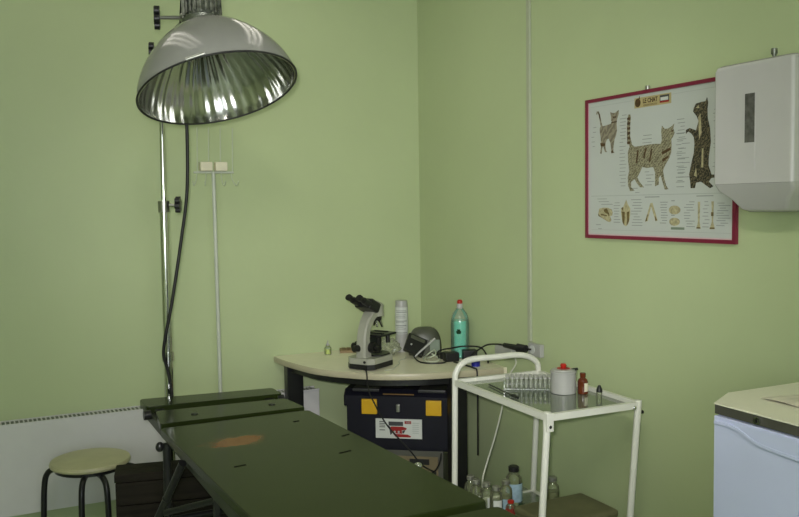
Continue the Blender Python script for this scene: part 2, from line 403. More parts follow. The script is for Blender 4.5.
# ------------------------------------------------------------------ things on the desk
# microscope
ang = R(31)
t = thing('microscope', (-.510, -.482, DZ), 'cream and black binocular microscope near the front edge of the desk', 'microscope', rz=ang)
def octo(u0, u1, v, z0, z1, c=.025, ins=0):
    p = [(u0+ins, -v+c), (u0+c, -v+ins), (u1-c*1.6, -v+ins), (u1-ins, -v+c*1.6), (u1-ins, v-c*1.6), (u1-c*1.6, v-ins), (u0+c, v-ins), (u0+ins, v-c)]
    return p
g = G(); P1 = octo(-.105, .105, .072, 0, 0)
g.prism(P1, .004, .026); g.obj('base_skirt', 'black', t, False)
g = G(); g.prism(octo(-.104, .104, .071, 0, 0), .026, .052); g.obj('base', 'scope', t, False)
g = G(); g.prism(octo(-.03, .098, .062, 0, 0), .052, .058); g.obj('base_top_plate', 'black', t, False)
G().cyl((.045, 0, .058), (.045, 0, .066), .026, .022).obj('light_window', 'black', t, False)
def armring(u, z, w, d, tilt): # rectangle across the arm
    c, s_ = math.cos(tilt), math.sin(tilt); pts = []
    for a, b in ((-1, -.7), (-.7, -1), (.7, -1), (1, -.7), (1, .7), (.7, 1), (-.7, 1), (-1, .7)):
        pts.append((u+a*d*c, b*w, z+a*d*s_))
    return pts
g = G()
g.loft([armring(-.060, .050, .027, .030, 0), armring(-.063, .10, .025, .025, 0), armring(-.062, .15, .024, .022, -.08), armring(-.054, .19, .024, .021, -.28), armring(-.038, .225, .025, .021, -.55), armring(-.010, .258, .028, .022, -.95), armring(.02, .276, .03, .022, -1.25)])
g.obj('arm', 'scope', t, False)
G().cyl((.035, 0, .252), (.035, 0, .302), .040, .036).obj('head_mount', 'scope', t, False)
G().cyl((.04, 0, .228), (.035, 0, .254), .026, .032).obj('nosepiece', 'black_metal', t, False)
nosep = bpy.data.objects['nosepiece']
for k, (a, h) in enumerate(((-.5, .042), (.9, .036), (2.4, .03), (3.9, .034))):
    dx, dy = .017*math.cos(a), .017*math.sin(a)
    G().cyl((.04+dx, dy, .232), (.04+dx*1.9, dy*1.9, .232-h), .0085, .005).obj('objective', 'chrome', nosep, False)
# binocular head, leaning towards the viewer
hd = Vector((-.88, 0, .47)).normalized(); up = Vector((.47, 0, .88))
g = G(); F = Matrix((hd, Vector((0, 1, 0)), up)).transposed()
g.box((-.022, 0, .312), (.082, .088, .054), 0, .012, 3, F.to_4x4())
g.obj('prism_body', 'black', t, False)
G().box((.028, 0, .300), (.060, .066, .052), 0, .012, 3, F.to_4x4()).obj('head_neck', 'scope', t, False)
for s_ in (-1, 1):
    p = Vector((-.045, s_*.028, .320))
    et = G().cyl(p, p+hd*.060, .0175, .0165).obj('eyepiece_tube', 'black', t, False)
    e = G(); e.cyl(p+hd*.060, p+hd*.084, .0135, .0125); e.cyl(p+hd*.082, p+hd*.096, .0155, .0165); e.obj('eyepiece', 'black_rubber', et, False)
G().bx((-.012, -.062, .150), (.115, .062, .160), .002).obj('stage', 'black', t, False)
g = G(); g.bx((.02, -.05, .160), (.032, .05, .166), .001); g.bx((.09, -.03, .160), (.098, .045, .165), .001); g.obj('slide_holder', 'black_metal', bpy.data.objects['stage'], False)
G().cyl((.042, 0, .095), (.042, 0, .150), .022, .024).obj('condenser', 'black', t, False)
G().bx((-.048, -.022, .105), (.02, .022, .15), .004).obj('stage_carriage', 'black_metal', t, False)
for s_ in (-1, 1):
    g = G(); g.cyl((-.04, s_*.026, .1), (-.04, s_*.052, .1), .027); g.cyl((-.04, s_*.052, .1), (-.04, s_*.072, .1), .017); g.obj('focus_knob', 'black_rubber', t, False)
g = G(); g.cyl((-.088, .01, .1), (-.112, .018, .1), .018, .016); g.obj('rear_knob', 'black_rubber', t, False)
G().cyl((.06, -.05, .15), (.06, -.05, .112), .010).obj('stage_knob', 'black_rubber', t, False)
G().cyl((-.101, -.035, .038), (-.108, -.035, .038), .006).obj('switch', 'black', t, False)
cw = lambda x, y, z: Matrix.Rotation(-ang, 3, 'Z') @ (Vector((x, y, z))-Vector((-.510, -.482, DZ)))
cord = [(-.572, -.545, DZ+.012), (-.59, -.60, DZ+.005), (-.598, -.622, DZ+.006), (-.602, -.634, DZ-.01), (-.600, -.640, DZ-.06), (-.585, -.66, .61), (-.54, -.70, .51), (-.47, -.77, .41), (-.43, -.80, .35), (-.37, -.80, .31)]
G().tube([cw(*p) for p in cord], .0032, 8).obj('power_cord', 'black_rubber', t, False)

for ch in bpy.data.objects:      # the stand is squat: lower everything above the foot
    if ch.parent and (ch.parent is t or ch.parent.parent is t) and not ch.name.startswith(('power_cord', 'base')):
        for v in ch.data.vertices:
            if v.co.z > .052: v.co.z = .052+(v.co.z-.052)*.87

# tiny bottle of yellow liquid
t = thing('dropper_bottle', (-.565, -.09, DZ), 'tiny clear bottle of yellow liquid left of the microscope', 'bottle')
c = Vector((-.565, -.09, DZ))
G().lathe([(.0165, 0), (.017, .003), (.017, .032), (.009, .040), (.009, .046)], c).obj('glass', 'bottle_plastic', t)
G().lathe([(.0155, .002), (.0155, .026)], c).obj('contents', 'liquid_y', t)
G().lathe([(.009, .044), (.009, .05), (.004, .056), (.003, .068)], c).obj('cap', 'white_plastic', t)
# slide tray
t = thing('slide_tray', (-.42, -.06, DZ), 'flat tan tray of glass slides behind the microscope', 'tray')
G().box((-.42, -.075, DZ+.006), (.14, .09, .012), R(-20), .002).obj('tray_board', 'tan_wood', t)
g = G()
for k in range(5): g.box(Vector((-.42, -.075, DZ+.0135))+Matrix.Rotation(R(-20), 3, 'Z') @ Vector((-.05+k*.025, 0, 0)), (.018, .07, .003), R(-20), .0005)
g.obj('glass_slides', 'ochre', t)
# crumpled clear bag behind the microscope
g = G(); b = bmesh.new(); bmesh.ops.create_icosphere(b, subdivisions=4, radius=1)
from mathutils import noise as mn
for v in b.verts:
    q = v.co.copy(); d = 1+.35*mn.noise(q*2.3)+.16*mn.noise(q*6)
    v.co = Vector((q.x*.060*d, q.y*.05*d, max(.0005, .034+q.z*.042*d)))
g._merge(b); bmesh.ops.translate(g.bm, vec=(-.315, -.245, DZ), verts=g.bm.verts)
tag(g.obj('plastic_bag', 'bag'), 'crumpled clear plastic bag between the microscope and the white bottle', 'bag')
# tall white bottle with a printed label
c = Vector((-.215, -.2, DZ))
t = thing('spray_can', c, 'tall white cylindrical bottle with a printed label in the desk corner', 'bottle')
G().lathe([(.030, 0), (.032, .004), (.032, .225), (.029, .232), (.029, .250), (.027, .254)], c, 40).obj('body', 'white_plastic', t)
g = G(); a0 = math.atan2(-.894, -.447)   # label faces the room
seg = [a0+R(-75+150*i/24) for i in range(25)]
g.loft([[c+Vector((.0325*math.cos(a), .0325*math.sin(a), z)) for a in seg] for z in (.090, .222)], False, False)
lb = g.obj('label', 'paper', t)
g = G()
for k, z in enumerate((.206, .198, .185, .177, .170, .154, .147, .132, .124, .115, .096)):
    w0, w1 = (-62+rnd.uniform(0, 15), 55-rnd.uniform(0, 40))
    h = .0022 if z in (.154, .132, .198, .096) else .0012
    sg = [a0+R(w0+(w1-w0)*i/10) for i in range(11)]
    g.loft([[c+Vector((.0327*math.cos(a), .0327*math.sin(a), zz)) for a in sg] for zz in (z-h, z+h)], False, False)
g.obj('label_print', 'ink', lb)
# turquoise bottle
c = Vector((-.052, -.490, DZ))
t = thing('disinfectant_bottle', c, 'tall clear bottle of turquoise liquid with a red topped white cap', 'bottle')
G().lathe([(.040, 0), (.0435, .004), (.0435, .160), (.041, .185), (.032, .212), (.018, .230), (.013, .24)], c, 36).obj('bottle_body', 'bottle_plastic', t)
G().lathe([(.039, .003), (.0422, .007), (.0422, .168), (.041, .176)], c, 36).obj('liquid', 'liquid', t)
G().lathe([(.0155, .232), (.0155, .252), (.013, .256)], c, 24).obj('cap', 'white_plastic', t)
G().lathe([(.013, .256), (.013, .268), (.008, .274)], c, 24).obj('nozzle', 'red', t)
g = G()
for k, (z, w) in enumerate(((.135, 10), (.127, 16), (.121, 13))):
    a0 = math.atan2(-.894, -.447)+R(-12); sg = [a0+R(-w+2*w*i/8) for i in range(9)]
    g.loft([[c+Vector((.0439*math.cos(a), .0439*math.sin(a), zz)) for a in sg] for zz in (z-.004, z+.004)], False, False)
g.obj('printed_mark', 'dark_green', t)
# grey device with domed housing and slanted front
c = Vector((-.170, -.335, DZ))
t = thing('desk_instrument', c, 'rounded olive grey bench instrument with a slanted dark front on the desk', 'instrument', rz=R(-24))
g = G(); rings = []
for i in range(9):
    a = PI*.5*i/8; rr = math.cos(a)**.55 if i < 8 else .05
    z = .028+.108*math.sin(a)
    rings.append([(.010+.082*rr*math.copysign(abs(math.cos(u))**.75, math.cos(u)), .056*rr*math.copysign(abs(math.sin(u))**.75, math.sin(u)), z) for u in [2*PI*k/28 for k in range(28)]])
base = [[(x*.96, y*.96, .002) for x, y, z in rings[0]]]
g.loft(base+rings); g.obj('housing', 'olive_grey', t, False)
G().bx((.03, -.0595, .02), (.078, -.053, .080), .003).obj('side_panel', 'olive_pale', t, False)
Fp = (Matrix.Rotation(R(24), 3, 'Y') @ Matrix.Rotation(R(-38), 3, 'X'))
G().box((-.040, -.075, .058), (.098, .026, .094), 0, .006, 2, Fp.to_4x4()).obj('front_unit', 'black', t, False)
g = G(); g.box(Vector((-.040, -.075, .058))+Fp @ Vector((0, -.0135, .03)), (.07, .002, .018), 0, .0005, 1, Fp.to_4x4()); g.obj('display', 'olive_grey', t, False)
for k in range(1): G().cyl(Vector((-.040, -.075, .058))+Fp @ Vector((-.022+k*.022, -.013, -.012)), Vector((-.040, -.075, .058))+Fp @ Vector((-.022+k*.022, -.018, -.012)), .004).obj('button', 'white_plastic', t, False)
G().cyl(Vector((-.052, -.112, .006)), Vector((.052, -.092, .092)), .0048).obj('support_rod', 'white_plastic', t, False)
# adapters, plugs and cords
def adapter(name, c, rz, label, cord, sz=(.066, .05, .042)):
    t = thing(name, c, label, 'adapter')
    G().box((c[0], c[1], c[2]+sz[2]/2+.0005), sz, rz, .006).obj('case', 'black', t)
    G().tube(cord, .0035, 8).obj('cord', 'black_rubber', t)
    return t
ad = adapter('power_adapter', (-.140, -.555, DZ), R(-10), 'black power adapter at the foot of the turquoise bottle, left one of the pair',
        [(-.17, -.57, DZ+.012), (-.20, -.595, DZ+.005), (-.26, -.57, DZ+.004), (-.285, -.52, DZ+.005), (-.29, -.475, DZ+.02), (-.275, -.46, DZ+.03)])
ad = adapter('power_adapter', (-.052, -.575, DZ), R(-20), 'black power adapter nearer the wall socket with a cord to the plug',
        [(-.06, -.61, DZ+.03), (-.058, -.66, DZ+.06), (-.062, -.74, DZ+.095), (-.070, -.83, DZ+.112), (-.068, -.90, DZ+.116), (-.060, -.935, DZ+.115)], (.066, .05, .048))
g = G(); g.cyl((-.068, -.89, DZ+.116), (-.052, -.965, DZ+.114), .010, .013); g.cyl((-.052, -.965, DZ+.114), (-.034, -1.005, DZ+.113), .0185, .016); g.cyl((-.034, -1.005, DZ+.113), (-.024, -1.026, DZ+.113), .004); g.obj('plug', 'black', ad)
g = G(); g.tube([(-.185, -.53, DZ+.004), (-.198, -.54, DZ+.048), (-.13, -.553, DZ+.060), (-.07, -.562, DZ+.064), (-.018, -.615, DZ+.062), (-.014, -.665, DZ+.03), (-.03, -.70, DZ+.0045)], .0036, 8)
tag(g.obj('black_cable', 'black_rubber'), 'black cable looping over the two adapters in front of the turquoise bottle', 'cable')
g = G(); g.tube([(-.15, -.60, DZ+.0045), (-.145, -.68, DZ+.0045), (-.150, -.77, DZ+.0055), (-.156, -.806, DZ+.003), (-.158, -.814, DZ-.03), (-.158, -.815, DZ-.1), (-.155, -.81, .55), (-.15, -.80, .35)], .004, 8)
tag(g.obj('hanging_cord', 'black_rubber'), 'black cord hanging over the desk edge beside the trolley handle', 'cord')
t = thing('power_plug', (-.14, -.487, DZ), 'chunky black plug lying between the grey instrument and the adapters', 'plug')
g = G(); g.box((-.135, -.490, DZ+.017), (.05, .034, .034), R(30), .008); g.obj('plug_body', 'black', t)
G().cyl((-.115, -.478, DZ+.02), (-.097, -.467, DZ+.02), .003).obj('pin', 'chrome', t)
g = G(); g.tube([(-.215, -.455, DZ+.004), (-.225, -.49, DZ+.012), (-.20, -.515, DZ+.03), (-.175, -.46, DZ+.04), (-.19, -.43, DZ+.02), (-.235, -.465, DZ+.006), (-.255, -.525, DZ+.004), (-.22, -.555, DZ+.005), (-.19, -.535, DZ+.012), (-.205, -.49, DZ+.03)], .0032, 8)
tag(g.obj('pale_cord', 'wire_pale'), 'tangled pale cord between the grey instrument and the black adapters', 'cord')
c = Vector((-.105, -.715, DZ))
g = G(); g.lathe([(.019, 0), (.0195, .002), (.0195, .024), (.017, .028)], c)
tag(g.obj('bottle_cap', 'blue'), 'small blue cap lying on the desk behind the trolley handle', 'cap')
g = G(); g.tube([(-.275, -.36, DZ+.003), (-.30, -.40, DZ+.003), (-.35, -.44, DZ+.003), (-.38, -.50, DZ+.003), (-.42, -.55, DZ+.003), (-.46, -.60, DZ+.003), (-.51, -.62, DZ+.004)], .0022, 6)
tag(g.obj('white_wire', 'white_cord'), 'thin white wire lying on the desk between the microscope base and the grey instrument', 'wire')
g = G(); g.tube([(-.03, -.885, .808), (-.035, -.93, .77), (-.09, -.955, .72), (-.13, -.985, .66), (-.16, -1.0, .58), (-.20, -1.01, .48), (-.25, -1.02, .37), (-.27, -1.03, .325), (-.25, -1.0, .25), (-.2, -.95, .1), (-.18, -.93, .006)], .0036, 8)
tag(g.obj('dangling_cord', 'white_cord'), 'white cord hanging down behind the trolley from the wall socket', 'cord')

# ------------------------------------------------------------------ toolbox on the grey device, under the desk
ta = R(-36.5)
U = Vector((math.cos(ta), math.sin(ta), 0)); Nn = Vector((math.sin(ta), -math.cos(ta), 0))  # along the front, towards the room
TB = Vector((-.395, -.585, 0))
lc = TB+U*(-.03)-Nn*.115
ZT = .352
dv = thing('sterilizer', lc+Vector((0, 0, 0)), 'boxy grey device with a tan front panel beneath the black toolbox', 'device', rz=ta)
G().bx((-.20, -.108, 0), (.198, .10, ZT-.001), .006).obj('housing', 'device', dv, False)
G().bx((-.02, -.112, .14), (.175, -.107, .325), .002).obj('front_panel', 'device_panel', dv, False)
G().bx((.045, -.115, .288), (.135, -.111, .314), .002).obj('display', 'black', dv, False)
G().cyl((.155, -.111, .25), (.155, -.122, .25), .012).obj('knob', 'black', dv, False)
g = G(); g.tube([(.19, -.115, .345), (.185, -.125, .31), (.165, -.126, .27), (.12, -.13, .235), (.05, -.13, .2)], .004, 8); g.obj('power_lead', 'black_rubber', dv, False)
tb = thing('toolbox', lc+Vector((0, 0, ZT)), 'navy black plastic toolbox with two yellow latches under the desk', 'toolbox', rz=ta)
g = G()
prof = [(-.115, 0), (.115, 0), (.118, .02), (.118, .20), (-.118, .20), (-.118, .02)]
g.loft([[(x, y, z) for y, z in prof] for x in (-.238, .238)]); g.obj('body', 'toolbox', tb, False)
g = G()
prof = [(-.125, .198), (.125, .198), (.125, .245), (.10, .272), (-.095, .272), (-.125, .245)]
g.loft([[(x*1.0, y*s_, z if z < .2 else .198+(z-.198)*s_) for y, z in prof] for x, s_ in ((-.252, .92), (-.244, 1), (.244, 1), (.252, .92))]); lid = g.obj('lid', 'toolbox', tb, False)
for s_ in (-1, 1):
    G().bx((s_*.15-.062, -.118, .262), (s_*.15+.062, -.02, .277), .005).obj('lid_tray', 'toolbox_grey', lid, False)
    lx = -.131 if s_ < 0 else .160
    G().bx((lx-.035, -.137, .165), (lx+.035, -.119, .233), .004).obj('latch', 'yellow', tb, False)
g = G(); g.tube([(-.1, 0, .27), (-.1, 0, .285), (-.08, 0, .297), (.08, 0, .297), (.1, 0, .285), (.1, 0, .27)], .008, 10, smooth=False); g.bx((-.07, -.122, .252), (.07, -.118, .257)); g.obj('handle', 'ochre', lid, False)
g = G(); g.bx((-.008, -.14, .178), (.008, -.124, .212), .003); g.obj('lock', 'steel', tb, False)
G().bx((-.105, -.1225, .055), (.105, -.118, .143)).obj('sticker', 'paper', tb, False); st = bpy.data.objects['sticker']
Ff = Matrix(((1, 0, 0), (0, 0, -1), (0, 1, 0)))
g = G()
for pl in ([(-.034, .109), (.018, .109), (.036, .103), (.034, .095), (.014, .092), (.016, .077), (-.030, .079), (-.040, .094)], [(-.026, .076), (.040, .074), (.056, .066), (.052, .061), (-.014, .061)]):
    g.prism(pl, 0, .0008, Ff, (0, -.1225, 0))
g.prism([(.027, .122), (.057, .122), (.057, .135), (.027, .135)], 0, .0008, Ff, (0, -.1225, 0))
g.obj('sticker_drawing', 'ink_red', st, False)
g = G()
for pl in ([(-.046, .112), (.02, .112), (.02, .131), (-.046, .131)], [(-.046, .112), (-.028, .100), (-.03, .076), (-.038, .07)], [(.016, .0905), (.030, .0935), (.024, .079), (.017, .079)]):
    g.prism(pl, 0, .0006, Ff, (0, -.1225, 0))
for z in (.128, .120, .112, .104, .09): g.prism([(-.088, z), (-.06-.008*rnd.random(), z), (-.062, z+.0035), (-.088, z+.0035)], 0, .0004, Ff, (0, -.1225, 0))
g.obj('sticker_print', 'ink_dark', st, False)
g = G()
for z in (.125, .116, .107, .098, .089, .08): g.prism([(.062, z), (.09+.006*rnd.random(), z), (.09, z+.003), (.062, z+.003)], 0, .0004, Ff, (0, -.1225, 0))
for dx in (-.018, .0): g.prism([(dx+.005*math.cos(PI*k/6), .085+.005*math.sin(PI*k/6)) for k in range(12)], 0, .0012, Ff, (0, -.1225, 0))
text_mesh(g, '700', .012, Ff, Vector((.031, -.1234, .124)), .0003, .022)
g.obj('sticker_lettering', 'ink_light', st, False)

# ------------------------------------------------------------------ stool
c = Vector((-1.712, -.425, 0))
t = thing('stool', c, 'round stool with a cream seat and black bent tube legs by the heater', 'stool')
G().lathe([(.02, .444), (.142, .446), (.150, .450), (.153, .457), (.149, .467), (.135, .4715), (.02, .473)], c, 48).obj('seat', 'seat', t)
G().lathe([(.10, .432), (.135, .432), (.135, .4435), (.10, .4435)], c, 32).obj('seat_ring', 'black_metal', t)
for a in (150, 253, 281, 350):
    d = Vector((math.cos(R(a)), math.sin(R(a)), 0))
    G().tube([c+d*.10+Vector((0, 0, .428)), c+d*.145+Vector((0, 0, .425)), c+d*.178+Vector((0, 0, .405)), c+d*.192+Vector((0, 0, .35)), c+d*.20+Vector((0, 0, .2)), c+d*.21+Vector((0, 0, .0))], .0115, 12).obj('leg', 'black_metal', t)

# ------------------------------------------------------------------ folding examination table
TZ = .75
TL, TR = -1.572, -1.078
t = thing('examination_table', (-1.33, -1.2, 0), 'dark green folding metal examination table with a worn orange patch', 'table')
def panel(q, th=.024):
    g = G(); b = .005
    def ring(z, k):
        c = Vector((sum(p[0] for p in q)/4, sum(p[1] for p in q)/4, 0)); r = []
        for i, p in enumerate(q):
            p0, p1, p2 = (Vector((*q[(i+j) % 4], 0)) for j in (-1, 0, 1))
            d0, d1 = (p0-p1).normalized(), (p2-p1).normalized()
            for t_ in (0, .5, 1):
                o = p1+(d0*.012*(1-t_)+d1*.012*t_)*(1 if t_ != .5 else .55)
                o += (c-o).normalized()*k; r.append(o+Vector((0, 0, z)))
        return r
    return g.loft([ring(TZ-th, 0), ring(TZ-.004, 0), ring(TZ-.001, .0015), ring(TZ, .005)])
panel([(-1.567, -.735), (-1.567, -.872), (-1.076, -.912), (-1.074, -.795)]).obj('head_panel', 'green', t)
panel([(-1.550, -.955), (-1.570, -1.143), (-1.074, -1.157), (-1.090, -.990)]).obj('middle_panel', 'green', t)
panel([(-1.581, -1.200), (-1.547, -2.262), (-1.026, -2.262), (-1.080, -1.200)]).obj('main_panel', 'green', t); mp_ = bpy.data.objects['main_panel']
panel([(-1.545, -2.300), (-1.53, -2.75), (-1.00, -2.75), (-1.022, -2.300)]).obj('foot_panel', 'green', t)
# rails under the panels and the rods in the gaps
for x in (TL+.028, TR-.028):
    G().bx((x-.013, -2.74, TZ-.058), (x+.013, -.745, TZ-.0245), .003).obj('side_rail', 'green_frame', t)
for y in (-1.158, -1.172, -1.186): G().cyl((TL+.01, y, TZ-.016), (TR-.01, y, TZ-.016), .0048).obj('hinge_rod', 'green_frame', t)
for x in (TL+.002, TR-.004):
    G().cyl((x-.012, -.905, TZ-.022), (x+.012, -.905, TZ-.022), .017).obj('hinge_knuckle', 'black_metal', t)
for x in (TL+.05, TR-.05):
    G().bx((x-.016, -.962, TZ-.024), (x+.016, -.868, TZ-.012), .003).obj('hinge_strap', 'black_metal', t)
for x, y in ((-1.44, -1.063), (-1.165, -1.060)): G().lathe([(.012, 0), (.012, .003), (.006, .004)], (x, y, TZ)).obj('bolt', 'black_metal', t)
for x, y, l, a in ((-1.466, -1.709, .034, 8), (-1.165, -1.728, .040, 12), (-1.095, -1.565, .03, 20), (-1.17, -1.33, .02, 5)):
    g = G(); g.box((x, y, TZ+.0006), (l, .007, .0012), R(a), .0005, 1); g.obj('strap_slot', 'slot', mp_)
G().ball((-1.034, -1.925, TZ-.006), .011, (1, 1, .8)).obj('side_stud', 'chrome', t)
for x, y in ((-1.563, -1.205), (-1.10, -1.215), (-1.535, -2.45), (-1.05, -2.45)):
    G().cyl((x, y, TZ-.05), (x-.006, y, .0), .013, .012).obj('leg', 'black_metal', t)
for p, q in (((-1.572, -1.48, .712), (-1.632, -1.31, .47)), ((-1.085, -1.45, TZ-.055), (-1.10, -1.235, .42)), ((-1.55, -2.2, TZ-.055), (-1.54, -2.43, .40)), ((-1.05, -2.2, TZ-.055), (-1.055, -2.43, .40))):
    G().cyl(p, q, .0115).obj('brace', 'black_metal', t)
G().ball((-1.585, -1.205, .692), .0125, (1.1, 1, 1.3)).obj('lock_knob', 'black_metal', t)
G().ball((-1.604, -1.39, .585), .0125).obj('brace_joint', 'black_metal', t)
G().cyl((-1.56, -1.23, .46), (-1.10, -1.23, .46), .010).obj('crossbar', 'black_metal', t)
G().cyl((-1.615, -1.42, .553), (-1.507, -1.6, .628), .009).obj('side_bar', 'black_metal', t)
G().bx((-1.515, -1.61, .56), (-1.499, -1.59, .70), .003).obj('side_bar', 'black_metal', t)
# dark wooden crate behind the table legs
ca = R(-12)
t = thing('wooden_crate', (-1.45, -.875, 0), 'dark brown wooden crate under the head of the green table', 'crate', rz=ca)
g = G()
for k in range(6):
    z0 = .008+k*.0815
    g.bx((-.225, -.06, z0), (.225, -.045, z0+.0785), .002)
    g.bx((-.225, .045, z0), (.225, .06, z0+.0785), .002)
    g.bx((-.225, -.045, z0), (-.207, .045, z0+.0785), .002); g.bx((.207, -.045, z0), (.225, .045, z0+.0785), .002)
g.bx((-.215, -.05, 0), (.215, .05, .012))
g.obj('side_boards', 'crate', t, False)
g = G()
for k in range(2): g.bx((-.228, -.062+k*.063, .4975), (.228, -.064+.063*(k+1), .526), .002)
g.obj('lid', 'crate', t, False)
G().bx((-.14, -.064, .330), (-.05, -.0595, .335), .001).obj('edge_strip', 'white_cord', t, False)

# ------------------------------------------------------------------ operating lamp on its chrome stand
LP = Vector((-1.445, -.655, 0))
AX = Vector((.118, -.325, -.938)).normalized()          # the way the bowl opens
RC = Vector((-1.347, -1.136, 1.839)); RR = .262
t = thing('operating_lamp', LP, 'large grey domed operating lamp on a chrome floor stand behind the green table', 'lamp')
def bowl(s_): # s_ 0 at the rim .. 1 at the neck
    return RR*(1-s_**1.62)**.66
F = frame_z(-AX)
HB = .255
prof = [(RR+.002, -.004)]+[(bowl(k/16), HB*k/16) for k in range(15)]
prof = [p for p in prof if p[0] >= .06]+[(.06, HB*.945)]
G().lathe(prof, RC, 72, F, False).obj('dome', 'dome', t)
prof = [(RR-.003, -.003)]+[(max(bowl(k/16)-.006, .03), HB*k/16-.003) for k in range(15)]+[(.02, HB*.90)]
g = G(); rings = []
for r, z in prof:   # beaten into shallow radial flutes
    rings.append([RC+F @ Vector(((r-.0022*(1+math.cos(i*PI/3))*.5*min(1, r/.1)*(0 if z < .004 else 1))*math.cos(2*PI*i/240), (r-.0022*(1+math.cos(i*PI/3))*.5*min(1, r/.1)*(0 if z < .004 else 1))*math.sin(2*PI*i/240), z)) for i in range(240)])
g.loft(rings, False); g.obj('reflector', 'reflector', t)
g = G(); F0 = F; g.tube([RC+F @ Vector(((RR+.001)*math.cos(2*PI*i/64), (RR+.001)*math.sin(2*PI*i/64), -.003)) for i in range(64)], .0034, 8, smooth=False, closed=True); rim = g.obj('rim', 'iron', t)
g = G(); g.lathe([(.03, HB*.89), (.034, HB*.80), (.02, HB*.78)], RC, 24, F); sk = g.obj('lamp_socket', 'steel', t)
G().ball(RC+F @ Vector((0, 0, HB*.66)), .034, (1, 1, 1.25), F=F).obj('bulb', 'bulb', sk)
for a in (85, 205, 325): # little clips round the rim
    p = RC+F @ Vector(((RR+.004)*math.cos(R(a)), (RR+.004)*math.sin(R(a)), .0))
    q = RC+F @ Vector(((RR+.002)*math.cos(R(a+13)), (RR+.002)*math.sin(R(a+13)), .004))
    G().cyl(p, q, .0055).obj('clip', 'steel', rim)
g = G()
NA = Vector((.045, .30, .95)).normalized(); NF = frame_z(NA); NB = RC+F @ Vector((0, 0, HB*.90))
g.lathe([(.064, .0), (.068, .016), (.060, .024), (.060, .155), (.05, .165)], NB, 40, NF)
for i in range(22):
    a = 2*PI*i/22; d = Vector((math.cos(a), math.sin(a), 0))
    g.cyl(NB+NF @ (d*.062+Vector((0, 0, .028))), NB+NF @ (d*.062+Vector((0, 0, .15))), .005, seg=6)
g.obj('neck', 'knurled', t)
J = Vector((-1.395, -.90, 2.115)); JW = Vector((-1.492, -.90, 2.107))
NT = NB+NA*.09
PT = Vector((-1.437, -.655, 2.02))
ar = G(); ar.tube([PT, PT+Vector((.01, -.08, .04)), J+Vector((.01, .04, 0)), J], .013, 12); ar.obj('arm', 'steel', t)
G().cyl(J, NT, .014).obj('arm', 'steel', t)
G().ball(J, .021).obj('arm_joint', 'steel', t)
G().cyl(J, JW, .0065).obj('clamp_screw', 'steel', t)
def wheel(c, ax, r, n=6):
    g = G(); Fw = frame_z(ax); c = Vector(c)
    g.cyl(c-Vector(ax).normalized()*.010, c+Vector(ax).normalized()*.010, r*.62, seg=16)
    for i in range(n):
        a = 2*PI*i/n+.3; p = c+Fw @ Vector((r*.68*math.cos(a), r*.68*math.sin(a), 0))
        g.cyl(p-Vector(ax).normalized()*.009, p+Vector(ax).normalized()*.009, r*.34, seg=10)
    return g
wheel(JW, (1, -.25, 0), .042).obj('hand_knob', 'black', t)
wheel((-1.468, -.655, 2.035), (1, -.25, 0), .034).obj('hand_knob', 'black', t)
G().cyl((-1.468, -.655, 2.035), (-1.437, -.655, 2.03), .006).obj('clamp_screw', 'steel', t)
G().cyl((-1.441, -.655, 1.44), PT+Vector((0, 0, .02)), .0095, seg=20).obj('upper_pole', 'chrome', t)
G().cyl((-1.445, -.655, .05), (-1.441, -.655, 1.46), .0165, seg=24).obj('lower_pole', 'chrome', t)
G().cyl((-1.441, -.655, 1.435), (-1.441, -.655, 1.478), .0215, seg=24).obj('collar', 'steel', t)
G().cyl((-1.441, -.655, 1.462), (-1.400, -.672, 1.462), .006).obj('clamp_screw', 'steel', t)
wheel((-1.392, -.676, 1.464), (1, -.4, 0), .031).obj('hand_knob', 'black', t)
G().cyl((-1.443, -.655, .868), (-1.443, -.655, .902), .0225, seg=24).obj('collar', 'chrome', t)
G().lathe([(.12, 0), (.12, .02), (.10, .04), (.03, .055), (.03, .09)], (-1.445, -.63, 0), 40).obj('base', 'iron', t)
nt = NB+NA*.16
cab = [nt+Vector((-.035, .06, .03)), (-1.405, -.95, 2.26), (-1.398, -.85, 2.12), (-1.385, -.80, 1.93), (-1.376, -.79, 1.77), (-1.374, -.755, 1.52), (-1.396, -.73, 1.331), (-1.432, -.712, 1.106), (-1.458, -.70, .974), (-1.466, -.69, .90), (-1.452, -.685, .84), (-1.440, -.685, .752), (-1.43, -.69, .55)]
G().tube(cab, .0062, 10).obj('cable', 'black_rubber', t)

# ------------------------------------------------------------------ drip stand by the heater
px, py = -1.136, -.22
t = thing('drip_stand', (px, py, 0), 'thin pale drip stand with a wire basket and hooks by the wall', 'drip stand')
G().cyl((px+.006, py, .03), (px-.002, py, 1.606), .0085, seg=16).obj('pole', 'iv_pole', t)
G().bx((px-.088, py-.006, 1.600), (px+.088, py+.006, 1.609), .002).obj('crossbar', 'iv_pole', t)
for dx in (-.072, -.022, .030, .084):
    G().cyl((px+dx, py, 1.606), (px+dx+.004, py, 1.80), .0026, seg=8).obj('upright_wire', 'wire_pale', t)
for x0, x1 in ((-.062, -.008), (.004, .058)):
    G().bx((px+x0, py-.02, 1.610), (px+x1, py+.02, 1.650), .006).obj('bottle_pad', 'pad', t)
for dx in (-.088, -.042, .036, .088):
    G().tube([(px+dx*.85, py-.005, 1.602), (px+dx*.9, py-.008, 1.575), (px+dx, py-.014, 1.553), (px+dx*1.08, py-.026, 1.548), (px+dx*1.15, py-.034, 1.566)], .0024, 6).obj('hook', 'wire_pale', t)
G().bx((px-.012, py-.012, .02), (px+.022, py+.012, .11), .004).obj('hub', 'iv_pole', t)
